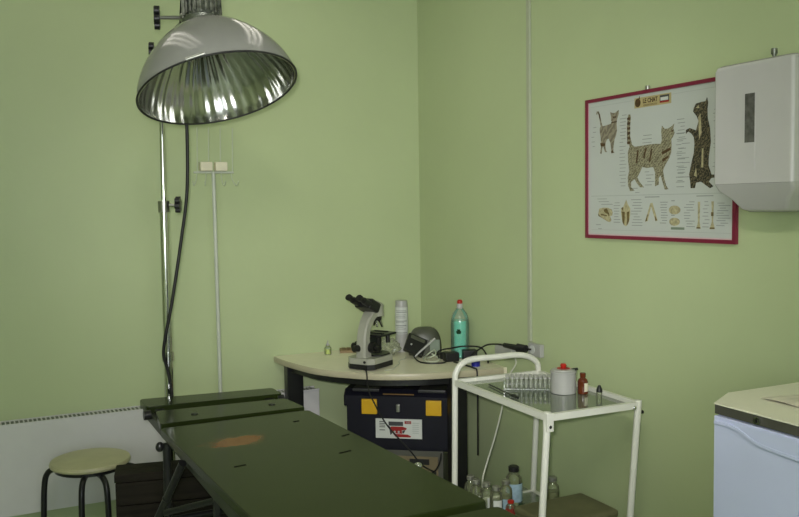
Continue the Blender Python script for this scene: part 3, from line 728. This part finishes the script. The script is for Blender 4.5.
for a in (45, 135, 225, 315):
    d = Vector((math.cos(R(a)), math.sin(R(a)), 0))
    G().cyl(Vector((px+.006, py, .05)), Vector((px+.006, py, .012))+d*.17, .01).obj('foot', 'iv_pole', t)

# ------------------------------------------------------------------ instrument trolley
t = thing('trolley', (-.29, -1.46, 0), 'white tubular trolley with glass shelves standing by the right wall', 'trolley')
SZ = .775
FL, FR, BL, BR = Vector((-.483, -1.762, 0)), Vector((-.118, -1.772, 0)), Vector((-.465, -1.150, 0)), Vector((-.088, -1.165, 0))
Zv = lambda z: Vector((0, 0, z))
def leg(p, lean, top): # slightly leaning thin legs
    q = p+Vector(lean)
    g = G(); g.cyl(q, p+Zv(top), .0115, seg=16); return g
leans = [(-.055, 0, 0), (-.07, 0, 0), (-.012, 0, 0), (-.045, 0, 0)]
for p, l, zt in zip((FL, FR, BL, BR), leans, (SZ+.014, SZ+.012, .80, .79)): leg(p, l, zt).obj('leg', 'white_paint', t)
def rail(p, q, z, h=.022, w=.016):
    d = (q-p).normalized(); n = Vector((-d.y, d.x, 0))
    g = G(); g.loft([[c+n*a+Zv(z+b) for a, b in ((-w/2, -h/2), (w/2, -h/2), (w/2, h/2), (-w/2, h/2))] for c in (p+d*.008, q-d*.008)]); return g
for p, q in ((FL, FR), (FR, BR), (BR, BL), (BL, FL)): rail(p, q, SZ-.004).obj('shelf_rail', 'white_paint', t)
g = G(); g.tube([BL+Zv(.79), BL+Zv(.808)+Vector((.004, 0, 0)), BL+Vector((.026, 0, .836)), BL+Vector((.075, 0, .852)), BL+Vector((.18, -.006, .853)), BR+Vector((-.10, 0, .853)), BR+Vector((-.045, 0, .840)), BR+Vector((-.008, 0, .815)), BR+Zv(.785)], .0118, 14); g.obj('push_handle', 'white_paint', t)
ins = lambda p: Vector((p.x+(.012 if p.x < -.3 else -.012), p.y+(.012 if p.y < -1.4 else -.012), 0))
cs = [ins(p) for p in (FL, FR, BR, BL)]
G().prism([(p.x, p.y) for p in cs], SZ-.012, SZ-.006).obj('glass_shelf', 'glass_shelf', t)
LZ = .296
low = [p+Vector(l)*(1-LZ/.78) for p, l in zip((FL, FR, BR, BL), (leans[0], leans[1], leans[3], leans[2]))]
for i in range(4): rail(low[i], low[(i+1) % 4], LZ-.006, .018).obj('shelf_rail', 'white_paint', t)
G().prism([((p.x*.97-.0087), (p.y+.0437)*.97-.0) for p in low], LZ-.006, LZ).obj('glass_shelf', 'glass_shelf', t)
for p in (FL, FR):
    q = p+(Vector((0, -.011, SZ-.032)) if p is FL else Vector((-.024, -.0075, SZ-.010)))
    G().lathe([(.0066, 0), (.0066, .003), (.004, .0055), (.001, .006)], q, 16, frame_z((0, -1, 0))).obj('bolt', 'black_metal' if p is FL else 'chrome', t)
G().cyl(FR+Vector((.011, 0, SZ-.03)), FR+Vector((.018, 0, SZ-.03)), .006, seg=12).obj('bolt', 'black_metal', t)
G().bx(FL+Vector((-.013, -.015, SZ-.048)), FL+Vector((.013, .010, SZ+.012)), .003).obj('corner_bracket', 'white_paint', t)
ST = SZ-.0055
# things on the upper shelf
ra = R(-33); c = Vector((-.285, -1.375, ST))
t = thing('tube_rack', c, 'clear plastic rack of small glass tubes on the trolley', 'rack', rz=ra)
G().bx((-.088, -.036, .0003), (.088, .036, .006), .002).obj('rack_base', 'clear_plastic', t, False)
g = G(); g.bx((-.088, -.036, .022), (.088, .036, .0245), .001)
for sx in (-1, 1): g.bx((sx*.088-.002, -.036, .006), (sx*.088+.002, .036, .034))
g.obj('rack_tier', 'clear_plastic', t, False)
src = None
for i in range(10):
    for j in range(4):
        loc = c+Matrix.Rotation(ra, 3, 'Z') @ Vector((-.0765+i*.017, -.0265+j*.0177, .0063))
        if src is None:
            src = thing('glass_tube', loc, 'small clear glass tube standing in the plastic rack on the trolley', 'tube', 'glass tubes in the rack')
            G().lathe([(.0015, 0), (.0055, .003), (.006, .008), (.006, .036), (.0066, .037), (.0066, .038)], loc, 10).obj('glass', 'tube_glass', src)
            G().lathe([(.0068, .036), (.0068, .041), (.004, .0415)], loc, 10).obj('stopper', 'white_plastic', src)
        else: dup(src, loc)
c = Vector((-.215, -1.492, ST))
t = thing('round_jar', c, 'white round jar with a red knobbed lid on the trolley', 'jar')
G().lathe([(.043, .0003), (.045, .003), (.045, .072), (.047, .074), (.047, .079), (.043, .081)], c, 40).obj('jar_body', 'white_plastic', t)
g = G(); g.lathe([(.041, .0812), (.040, .085), (.024, .0875)], c, 32); ld = g.obj('lid', 'white_plastic', t); G().lathe([(.024, .0872), (.022, .089), (.010, .0895)], c, 28).obj('lid_inset', 'ink_red', ld)
G().lathe([(.010, .087), (.009, .093), (.012, .099), (.008, .105)], c, 20).obj('knob', 'red', t)
g = G(); g.cyl(c+Vector((.02, -.02, .083)), c+Vector((.042, -.028, .086)), .005); g.obj('spout', 'black', t)
c = Vector((-.166, -1.540, ST))
t = thing('amber_bottle', c, 'small brown glass bottle beside the white jar', 'bottle')
G().lathe([(.017, .0003), (.0185, .003), (.0185, .044), (.015, .052), (.009, .057), (.0085, .064)], c, 28).obj('glass', 'amber', t)
G().lathe([(.0105, .060), (.0105, .073), (.009, .075)], c, 20).obj('cap', 'amber', t)
a0 = math.atan2(-.894, -.447)
g = G(); sg = [a0+R(5+70*i/8) for i in range(9)]
g.loft([[c+Vector((.0189*math.cos(a), .0189*math.sin(a), zz)) for a in sg] for zz in (.010, .040)], False, False); g.obj('label', 'pad', t)
c = Vector((-.164, -1.627, ST))
t = thing('dropper_vial', c, 'tiny clear vial with a black pointed cap on the trolley', 'vial')
G().lathe([(.009, .0003), (.010, .002), (.010, .022), (.006, .026)], c, 20).obj('glass', 'bottle_glass', t)
G().lathe([(.0105, .022), (.0105, .030), (.007, .040), (.0035, .046)], c, 20).obj('cap', 'black', t)
t = thing('probe', (-.40, -1.38, ST), 'thin black probe with a knobbed tip lying on the glass shelf', 'probe')
G().tube([(-.382, -1.26, ST+.004), (-.392, -1.33, ST+.0045), (-.408, -1.42, ST+.005), (-.418, -1.49, ST+.006)], .0028, 8).obj('shaft', 'black', t)
g = G(); g.cyl((-.414, -1.465, ST+.0068), (-.420, -1.505, ST+.0068), .0062, .0048); g.obj('tip', 'black', t)
# bottles on the lower shelf
def infusion(x, y, label, r=.024, h=.118, cap='cap_grey', lab=None, liq=None, group=None, name='medicine_bottle'):
    c = Vector((x, y, LZ+.0004)); t = thing(name, c, label, 'bottle', group)
    G().lathe([(r*.9, 0), (r, .003), (r, h*.62), (r*.9, h*.72), (r*.5, h*.83), (r*.46, h*.90)], c, 24).obj('glass', 'bottle_glass', t)
    if liq: G().lathe([(r*.86, .003), (r*.93, .006), (r*.93, h*liq), (r*.5, h*liq+.001)], c, 24).obj('contents', 'liquid_c', t)
    G().lathe([(r*.62, h*.86), (r*.64, h*.90), (r*.64, h*.975), (r*.5, h), (r*.2, h)], c, 20).obj('cap', cap, t)
    if lab:
        m, z0, z1, a, w = lab; g = G(); sg = [a0+R(a-w+2*w*i/10) for i in range(11)]
        g.loft([[c+Vector(((r+.0006)*math.cos(q), (r+.0006)*math.sin(q), zz)) for q in sg] for zz in (h*z0, h*z1)], False, False); g.obj('label', m, t)
    return t
infusion(-.424, -1.190, 'clear medicine bottle farthest left and back on the trolley lower shelf')
infusion(-.430, -1.240, 'clear medicine bottle with a narrow white label second from the left', lab=('paper', .08, .5, 20, 25), liq=.3)
infusion(-.4132, -1.286, 'grey capped medicine bottle with a tall white label in the middle of the row', lab=('paper', .05, .55, 30, 28))
infusion(-.4035, -1.336, 'frontmost and lowest looking grey capped medicine bottle with a square label', lab=('paper', .30, .58, 10, 40), liq=.25, h=.116)
infusion(-.336, -1.300, 'grey capped medicine bottle just left of the tall black capped bottle', lab=('pale_blue', .1, .42, 0, 50), liq=.5)
infusion(-.275, -1.262, 'tall clear bottle with a black cap and pale blue label', r=.032, h=.152, cap='black', lab=('pale_blue', .12, .58, 5, 70))
infusion(-.372, -1.385, 'short red bottle in front of the clear medicine bottles', r=.019, h=.072, cap='red', lab=('ink_red', .05, .62, 0, 170), name='red_bottle')
infusion(-.330, -1.392, 'short dark green bottle right of the red bottle', r=.018, h=.055, cap='dark_green', lab=('dark_green', .03, .62, 0, 175), name='green_bottle')
infusion(-.173, -1.370, 'lone clear medicine bottle with yellowish contents right of the trolley leg', r=.025, h=.125, liq=.55)
# box on the lower shelf
t = thing('cardboard_box', (-.305, -1.62, LZ), 'olive brown box with rounded corners on the trolley lower shelf', 'box')
G().bx((-.445, -1.715, LZ+.0042), (-.152, -1.515, .385), .012, 3).obj('box_body', 'box', t)
G().bx((-.447, -1.717, .372), (-.150, -1.510, .4005), .014, 3).obj('box_lid', 'box', t)

# ------------------------------------------------------------------ poster on the right wall
PW, PH, PY, PZ = .712, .516, -1.364, 1.316
t = thing('cat_anatomy_poster', (0, PY-PW/2, PZ), 'framed cat anatomy poster with a crimson frame on the right wall', 'poster')
Fq = Matrix(((0, 0, -1), (-1, 0, 0), (0, 1, 0)))   # (along, up, out) -> world
PC = Vector((-.008, PY, PZ))
def flat(g, poly, z, th=.0006): g.prism(poly, z, z+th, Fq, PC)
def rect(g, s0, t0, s1, t1, z, th=.0005): flat(g, [(s0, t0), (s1, t0), (s1, t1), (s0, t1)], z, th)
g = G(); rect(g, .004, .004, PW-.004, PH-.004, -.0072, .0072); sh = g.obj('sheet', 'poster', t)
g = G(); w = .0125
for a in ((0, 0, PW, w), (0, PH-w, PW, PH), (0, w, w, PH-w), (PW-w, w, PW, PH-w)): rect(g, *a, -.0075, .0135)
g.obj('frame', 'frame_red', t)
g = G()
for a in ((w, w, PW-w, w+.004), (w, w, w+.0035, PH-w), (PW-w-.0045, w, PW-w, PH-w)): rect(g, *a, .0, .0005)
g.obj('pale_border', 'ink_pink', sh)
G().cyl((-.012, PY-.33, PZ+PH), (-.012, PY-.33, PZ+PH+.012), .008).obj('hanger', 'steel', t)
CAT_A= [(0.058, 0.461), (0.061, 0.469), (0.071, 0.469), (0.079, 0.457), (0.084, 0.438), (0.091, 0.417), (0.095, 0.412), (0.118, 0.414), (0.138, 0.417), (0.145, 0.421), (0.14, 0.43), (0.14, 0.442), (0.135, 0.46), (0.147, 0.455), (0.162, 0.454), (0.174, 0.46), (0.181, 0.462), (0.181, 0.449), (0.174, 0.434), (0.17, 0.423), (0.17, 0.412), (0.172, 0.389), (0.166, 0.372), (0.159, 0.359), (0.154, 0.336), (0.152, 0.318), (0.158, 0.311), (0.142, 0.31), (0.141, 0.324), (0.137, 0.347), (0.128, 0.365), (0.118, 0.362), (0.111, 0.351), (0.109, 0.335), (0.114, 0.321), (0.12, 0.316), (0.107, 0.317), (0.102, 0.328), (0.097, 0.34), (0.092, 0.331), (0.088, 0.312), (0.079, 0.313), (0.085, 0.334), (0.085, 0.355), (0.083, 0.373), (0.079, 0.388), (0.078, 0.404), (0.083, 0.413), (0.078, 0.434), (0.072, 0.453), (0.066, 0.464), (0.062, 0.456)]
CAT_B= [(0.23, 0.44), (0.24, 0.441), (0.244, 0.431), (0.24, 0.399), (0.24, 0.366), (0.25, 0.334), (0.264, 0.326), (0.296, 0.327), (0.332, 0.329), (0.368, 0.329), (0.389, 0.327), (0.395, 0.339), (0.392, 0.367), (0.395, 0.388), (0.409, 0.375), (0.426, 0.376), (0.44, 0.382), (0.452, 0.39), (0.447, 0.375), (0.453, 0.359), (0.446, 0.347), (0.438, 0.339), (0.44, 0.32), (0.438, 0.296), (0.43, 0.278), (0.411, 0.255), (0.401, 0.237), (0.407, 0.212), (0.416, 0.187), (0.427, 0.174), (0.41, 0.173), (0.402, 0.193), (0.39, 0.222), (0.381, 0.213), (0.382, 0.191), (0.364, 0.185), (0.364, 0.207), (0.364, 0.232), (0.355, 0.251), (0.324, 0.249), (0.301, 0.254), (0.292, 0.238), (0.278, 0.219), (0.288, 0.203), (0.311, 0.183), (0.292, 0.184), (0.274, 0.2), (0.264, 0.213), (0.246, 0.204), (0.246, 0.185), (0.264, 0.173), (0.241, 0.172), (0.231, 0.192), (0.229, 0.221), (0.236, 0.244), (0.231, 0.276), (0.229, 0.309), (0.238, 0.328), (0.226, 0.348), (0.224, 0.4)]
CAT_C= [(0.536, 0.431), (0.545, 0.444), (0.568, 0.447), (0.584, 0.447), (0.591, 0.459), (0.596, 0.442), (0.593, 0.424), (0.594, 0.395), (0.604, 0.362), (0.608, 0.318), (0.6, 0.274), (0.599, 0.245), (0.609, 0.223), (0.611, 0.216), (0.631, 0.215), (0.637, 0.207), (0.611, 0.205), (0.601, 0.194), (0.619, 0.179), (0.606, 0.173), (0.582, 0.187), (0.568, 0.195), (0.548, 0.192), (0.543, 0.175), (0.525, 0.175), (0.523, 0.196), (0.518, 0.219), (0.523, 0.238), (0.53, 0.264), (0.537, 0.286), (0.54, 0.315), (0.537, 0.338), (0.527, 0.35), (0.513, 0.358), (0.503, 0.351), (0.503, 0.364), (0.519, 0.369), (0.533, 0.364), (0.546, 0.359), (0.553, 0.377), (0.556, 0.388), (0.549, 0.403), (0.533, 0.42)]
SK= [(0.075, 0.11), (0.095, 0.114), (0.121, 0.114), (0.143, 0.108), (0.15, 0.097), (0.147, 0.085), (0.135, 0.083), (0.143, 0.069), (0.135, 0.061), (0.121, 0.063), (0.095, 0.074), (0.078, 0.081), (0.07, 0.091)]
SF= [(0.221, 0.142), (0.23, 0.124), (0.242, 0.111), (0.242, 0.091), (0.238, 0.07), (0.231, 0.055), (0.22, 0.047), (0.209, 0.053), (0.2, 0.069), (0.195, 0.091), (0.194, 0.109), (0.206, 0.116), (0.213, 0.127)]
def cat(poly, m, lab):
    g = G(); flat(g, poly, .0002); o = g.obj('cat_picture', m, sh); o['label'] = lab; return o
cat(CAT_A, 'cat_thin', 'slim plain brown cat drawn at upper left')
cat(CAT_B, 'cat_tabby', 'striped tabby cat drawn walking in the middle')
cat(CAT_C, 'cat_dark', 'dark tabby cat drawn standing upright')
# darker bands on tails, legs and chest; eyes
g = G()
for tt in (.43, .413, .396, .379, .362, .346): flat(g, [(.2255, tt), (.2415, tt+.001), (.2415, tt-.008), (.2265, tt-.009)], .0009)
for p in ([(.395, .300), (.436, .313), (.437, .304), (.398, .290)], [(.398, .276), (.428, .287), (.426, .279), (.40, .266)], [(.44, .368), (.447, .37), (.447, .364), (.44, .362)], [(.306, .285), (.318, .32), (.324, .318), (.313, .283)], [(.335, .27), (.345, .315), (.351, .313), (.341, .268)], [(.27, .27), (.278, .315), (.284, .313), (.277, .268)],
          [(.082, .352), (.109, .348), (.106, .338), (.084, .34)], [(.148, .442), (.168, .441), (.168, .436), (.150, .437)], [(.141, .422), (.172, .424), (.172, .42), (.143, .418)], [(.142, .32), (.153, .32), (.153, .312), (.142, .312)],
          [(.072, .46), (.066, .469), (.078, .458), (.083, .437), (.079, .437)]):
    flat(g, p, .0009)
g.obj('fur_marking', 'brown_print', sh)
g = G()
for p in ([(.556, .40), (.565, .41), (.570, .35), (.560, .33)], [(.572, .30), (.578, .30), (.578, .24), (.570, .24)], [(.545, .43), (.556, .438), (.56, .428)], [(.540, .215), (.548, .24), (.552, .21)]):
    flat(g, p, .0009)
g.obj('fur_highlight', 'bone', sh)
# skulls, jaw, paws and leg bones in the lower band
def drawing(name, polys):
    g = G()
    for p in polys: flat(g, p, .0002)
    g.obj(name, 'bone', sh)
drawing('skull_drawing', [SK]); drawing('skull_drawing', [SF])
for c, r in (((.455, .105), .024), ((.455, .066), .022)): drawing('paw_drawing', [[(c[0]+r*1.1*math.cos(2*PI*i/18), c[1]+r*.62*math.sin(2*PI*i/18)) for i in range(18)]])
drawing('jaw_drawing', [[(.342, .128), (.352, .13), (.377, .069), (.367, .067), (.346, .118), (.329, .067), (.316, .064)]])
drawing('leg_bone_drawing', [[(.556, .131), (.566, .131), (.564, .067), (.569, .045), (.551, .045), (.557, .067)]])
drawing('leg_bone_drawing', [[(.612, .132), (.622, .132), (.621, .105), (.62, .068), (.627, .045), (.606, .044), (.614, .068), (.614, .105)]])
g = G()
for p in ([(.10, .106), (.118, .112), (.125, .10), (.135, .088), (.118, .092), (.105, .098)], [(.085, .092), (.12, .086), (.118, .082), (.085, .086)], [(.122, .098), (.134, .084), (.128, .083)], [(.07, .092), (.08, .083), (.09, .077), (.072, .083)],
          [(.2, .10), (.215, .098), (.212, .05), (.203, .062)], [(.225, .098), (.238, .1), (.236, .066), (.228, .053)], [(.196, .112), (.206, .116), (.206, .1)], [(.33, .09), (.326, .067), (.318, .066)], [(.366, .085), (.375, .07), (.367, .068)],
          [(.612, .098), (.622, .098), (.622, .086), (.612, .086)], [(.607, .05), (.626, .05), (.626, .045), (.607, .045)], [(.552, .05), (.568, .05), (.568, .045), (.552, .045)]): flat(g, p, .001)
g.obj('bone_shading', 'bone_dark', sh)
# banner with title
g = G(); rect(g, .262, .458, .437, .493, .0002); g.obj('title_banner', 'tan', sh)
g = G(); flat(g, [(.279+.014*math.cos(2*PI*i/16), .476+.015*math.sin(2*PI*i/16)) for i in range(16)], .0008); flat(g, [(.283, .49), (.288, .499), (.29, .488)], .0008); g.obj('emblem', 'brown_print', sh)
g = G(); rect(g, .385, .464, .428, .489, .0008); g.obj('logo_block', 'ink_dark', sh)
g = G(); rect(g, .389, .471, .424, .482, .0014); g.obj('logo_stripe', 'paper', sh)
g = G(); rect(g, .386, .464, .427, .4695, .0014); g.obj('logo_band', 'ink_red', sh)
g = G(); text_mesh(g, 'LE CHAT', .022, Fq, PC+Fq @ Vector((.304, .472, .0013)), .0003, .070, .0006)
for tt in (.462, .4655): rect(g, .306, tt, .372, tt+.0012, .0009)
g.obj('title_lettering', 'brown_print', sh)
# caption lines
g = G(); g2 = G()
rect(g2, .03, .156, .685, .158, .0002); rect(g2, .026, .486, .26, .4872, .0002); rect(g2, .44, .486, .69, .4872, .0002); rect(g2, .03, .032, .69, .0332, .0002)
def lines(s0, s1, t0, t1, n, mn_=.018, mx_=.036, gg=None):
    for k in range(n):
        tt = t0+(t1-t0)*k/max(1, n-1); w = rnd.uniform(mn_, mx_); a = rnd.uniform(s0, max(s0, s1-w))
        rect(gg or g, a, tt, a+w, tt+.0022, .0002)
lines(.185, .222, .345, .44, 9); lines(.03, .06, .34, .41, 5, .012, .02); lines(.185, .22, .19, .33, 12)
lines(.46, .50, .20, .40, 18); lines(.30, .37, .335, .36, 3, .04, .05); lines(.46, .51, .335, .355, 2, .04, .05); lines(.46, .525, .18, .32, 10, .03, .05)
lines(.615, .66, .24, .44, 18); lines(.64, .69, .17, .30, 10, .03, .045); lines(.31, .36, .19, .235, 5); lines(.245, .29, .165, .18, 2)
lines(.06, .15, .125, .145, 3, .03, .07); lines(.05, .09, .035, .05, 2, .02, .03); lines(.155, .19, .06, .13, 8); lines(.245, .31, .05, .14, 10, .03, .055)
lines(.385, .425, .06, .13, 9); lines(.495, .545, .05, .13, 10, .02, .04); lines(.575, .605, .05, .13, 8, .015, .025); lines(.632, .69, .055, .125, 10, .02, .05)
rect(g, .315, .148, .385, .151, .0002); rect(g, .55, .148, .62, .151, .0002); rect(g, .44, .134, .455, .137, .0002); rect(g, .44, .086, .455, .089, .0002)
g.obj('caption_print', 'ink', sh); g2.obj('rule_line', 'ink_light', sh)
g = G(); rect(g, .44, .040, .50, .048, .0012); g.obj('stamp_mark', 'olive_pale', sh)

# ------------------------------------------------------------------ paper towel dispenser
t = thing('towel_dispenser', (0, -2.255, 1.41), 'white paper towel dispenser on the right wall beside the poster', 'dispenser')
g = G()
y0, y1, xf = -2.384, -2.114, -.15
def rr(x0, x1, ya, yb, z, r=.011, n=5):
    pts = []
    for cx_, cy_, a in ((x0+r, ya+r, 180), (x1, ya, None), (x1, yb, None), (x0+r, yb-r, 90)):
        if a is None: pts.append((cx_, cy_, z))
        else: pts += [(cx_+r*math.cos(R(a+90*k/n)), cy_+r*math.sin(R(a+90*k/n)), z) for k in range(n+1)]
    return pts
g.loft([rr(xf, -.002, y0, y1, 1.497), rr(xf, -.002, y0, y1, 1.818), rr(xf+.004, -.002, y0+.004, y1-.004, 1.830), rr(xf+.014, -.002, y0+.012, y1-.012, 1.836)])
g.obj('cover', 'dispenser', t)
g = G()
g.loft([rr(xf+.001, -.003, y0+.001, y1-.001, 1.4965), rr(xf+.012, -.003, y0+.006, y1-.006, 1.478), rr(xf+.03, -.003, y0+.035, y1-.035, 1.455), rr(xf+.05, -.003, y0+.055, y1-.055, 1.425), rr(xf+.062, -.003, y0+.075, y1-.075, 1.416)])
g.obj('outlet_chin', 'dispenser', t)
G().bx((xf-.001, -2.264, 1.530), (xf+.004, -2.226, 1.748)).obj('level_window', 'dispenser', t); lw = bpy.data.objects['level_window']
g = G(); g.bx((xf-.0018, -2.2615, 1.610), (xf, -2.2285, 1.745)); g.obj('window_glass', 'smoky', lw)
g = G(); g.bx((xf-.0016, -2.2615, 1.534), (xf, -2.2285, 1.610)); g.obj('paper_stack', 'dispenser', lw)
g = G(); g.cyl((-.085, -2.268, 1.834), (-.085, -2.268, 1.855), .005); g.cyl((-.085, -2.268, 1.852), (-.085, -2.268, 1.868), .0085); g.obj('lock_key', 'knurled', t)

# ------------------------------------------------------------------ freezer
fz = R(-1)
FZ = Vector((-.553, -2.444, 0))       # front left corner
t = thing('chest_freezer', FZ, 'white freezer with a cream lid at the right below the dispenser', 'freezer', rz=fz)
# local: x into the wall, y negative along the front to the right
FH = .98
def fr(x0, x1, ya, yb, c=.06):
    return [(x0, ya-c), (x0+c*1.8, ya), (x1, ya), (x1, yb), (x0, yb)]
g = G(); g.prism(fr(.012, .47, -.006, -.64, .056), .03, FH-.027); g.obj('cabinet', 'freezer', t, False)
g = G(); P = fr(0, .485, 0, -.65)
g.loft([[(x, y, z) for x, y in P] for z in (FH-.0045, FH-.0015)]+[[(x+.003 if x < .1 else x-.003, y-.003 if y > -.3 else y+.003, FH) for x, y in P]]); g.obj('lid', 'freezer_lid', t, False)
g = G(); g.prism(fr(.002, .47, -.003, -.645, .058), FH-.0265, FH-.005); gk = g.obj('lid_gasket', 'trim_dark', t, False)
g = G(); g.cyl((.004, -.185, FH-.0165), (-.003, -.185, FH-.0165), .0085, seg=20); lk = g.obj('lock', 'chrome', gk, False)
g = G(); g.cyl((-.003, -.185, FH-.0165), (-.004, -.185, FH-.0165), .0045, seg=16); g.obj('lock_slot', 'black', gk, False)
g = G(); g.bx((-.002, -.645, .05), (.011, -.062, FH-.030), .003); dr = g.obj('door', 'freezer', t, False)
sw = catmull([(-.066, FH-.0415, 0), (-.10, FH-.040, 0), (-.13, FH-.043, 0), (-.155, FH-.051, 0), (-.18, FH-.060, 0), (-.22, FH-.066, 0), (-.33, FH-.070, 0), (-.63, FH-.072, 0)], 6)
g = G(); top = [(p.x, p.y) for p in sw]; Fd = Matrix(((0, 0, -1), (1, 0, 0), (0, 1, 0)))
g.loft([[Fd @ Vector((a, b, .001)), Fd @ Vector((a, b, .006)), Fd @ Vector((a, b-.007, .006)), Fd @ Vector((a, b-.010, .001))] for a, b in top]); g.obj('handle_lip', 'freezer', dr, False)
g = G(); sw2 = [(a, b) for a, b in top if a < -.135]
g.loft([[Fd @ Vector((a, b-.004, .001)), Fd @ Vector((a, FH-.034, .001)), Fd @ Vector((a, FH-.034, .004)), Fd @ Vector((a, b-.004, .004))] for a, b in sw2]); g.obj('handle_grip', 'freezer', dr, False)
# printed plastic sheet on the lid
g = G(); n = 14; b = bmesh.new()
vs = [[None]*n for _ in range(n)]
for i in range(n):
    for j in range(n):
        u, v = i/(n-1), j/(n-1)
        p = Matrix.Rotation(fz, 3, 'Z') @ Vector((.12+.25*u, -.09-.20*v-.05*u, 0))
        vs[i][j] = b.verts.new((FZ.x+p.x, FZ.y+p.y, FH+.0035+.0025*math.sin(u*9+v*4)*math.sin(v*7+u)))
for i in range(n-1):
    for j in range(n-1): b.faces.new((vs[i][j], vs[i+1][j], vs[i+1][j+1], vs[i][j+1]))
bmesh.ops.recalc_face_normals(b, faces=b.faces); bmesh.ops.solidify(b, geom=list(b.faces), thickness=.001)
g._merge(b); tag(g.obj('printed_sheet', 'sheet'), 'limp pale printed sheet lying on the freezer lid', 'sheet')

# ------------------------------------------------------------------ light
def area(name, loc, target, size, power, col, sy=None):
    l = bpy.data.lights.new(name, 'AREA'); l.energy = power; l.color = col; l.size = size
    if sy: l.shape = 'RECTANGLE'; l.size_y = sy
    o = bpy.data.objects.new(name, l); COL.objects.link(o); o.location = loc
    o.rotation_euler = (Vector(target)-Vector(loc)).to_track_quat('-Z', 'Y').to_euler(); return o
area('window_daylight', (-2.4, Y0+.02, 1.55), (-2.4, 0, 1.45), 1.7, WIN, (.86, .95, 1.0), 1.2)
CAM = Vector((-2.083, -3.933, 1.45))
_p, _r, _y = R(3.597), R(-.810), R(26.504)   # pitch, roll, yaw
_A = Matrix(((math.cos(_y), -math.sin(_y), 0), (math.sin(_y), math.cos(_y), 0), (0, 0, 1)))
_W = Matrix(((math.cos(_r), -math.sin(_r), 0), (math.sin(_r), math.cos(_r), 0), (0, 0, 1))) @ Matrix(((1, 0, 0), (0, math.cos(_p), -math.sin(_p)), (0, math.sin(_p), math.cos(_p)))) @ Matrix(((1, 0, 0), (0, 0, -1), (0, 1, 0))) @ _A
Rt, Dn, Fw = (Vector(_W[i]) for i in range(3))
l = bpy.data.lights.new('camera_flash', 'SPOT'); l.energy = FLASH; l.color = (1, .98, .95); l.shadow_soft_size = .03; l.spot_size = R(55); l.spot_blend = 1
fl = bpy.data.objects.new('camera_flash', l); COL.objects.link(fl); fl.location = CAM-Rt*.035-Dn*.05+Fw*.02
fl.rotation_euler = (Fw+Rt*.02-Dn*.02).to_track_quat('-Z', 'Y').to_euler()
w = bpy.data.worlds.new('World'); scene.world = w; w.use_nodes = True
w.node_tree.nodes['Background'].inputs[0].default_value = (.75, .85, 1, 1); w.node_tree.nodes['Background'].inputs[1].default_value = .3

# ------------------------------------------------------------------ camera
cd = bpy.data.cameras.new('camera'); cam = bpy.data.objects.new('camera', cd); COL.objects.link(cam)
cd.sensor_width = 36; cd.lens = 849.7/799*36; cd.clip_start = .05
mw = Matrix((Rt.normalized(), -Dn.normalized(), -Fw.normalized())).transposed().to_4x4(); mw.translation = CAM
cam.matrix_world = mw
scene.camera = cam
scene.view_settings.view_transform = 'Standard'; scene.view_settings.look = 'None'
scene.view_settings.gamma = 1; scene.view_settings.use_curve_mapping = False
scene.view_settings.exposure = .2
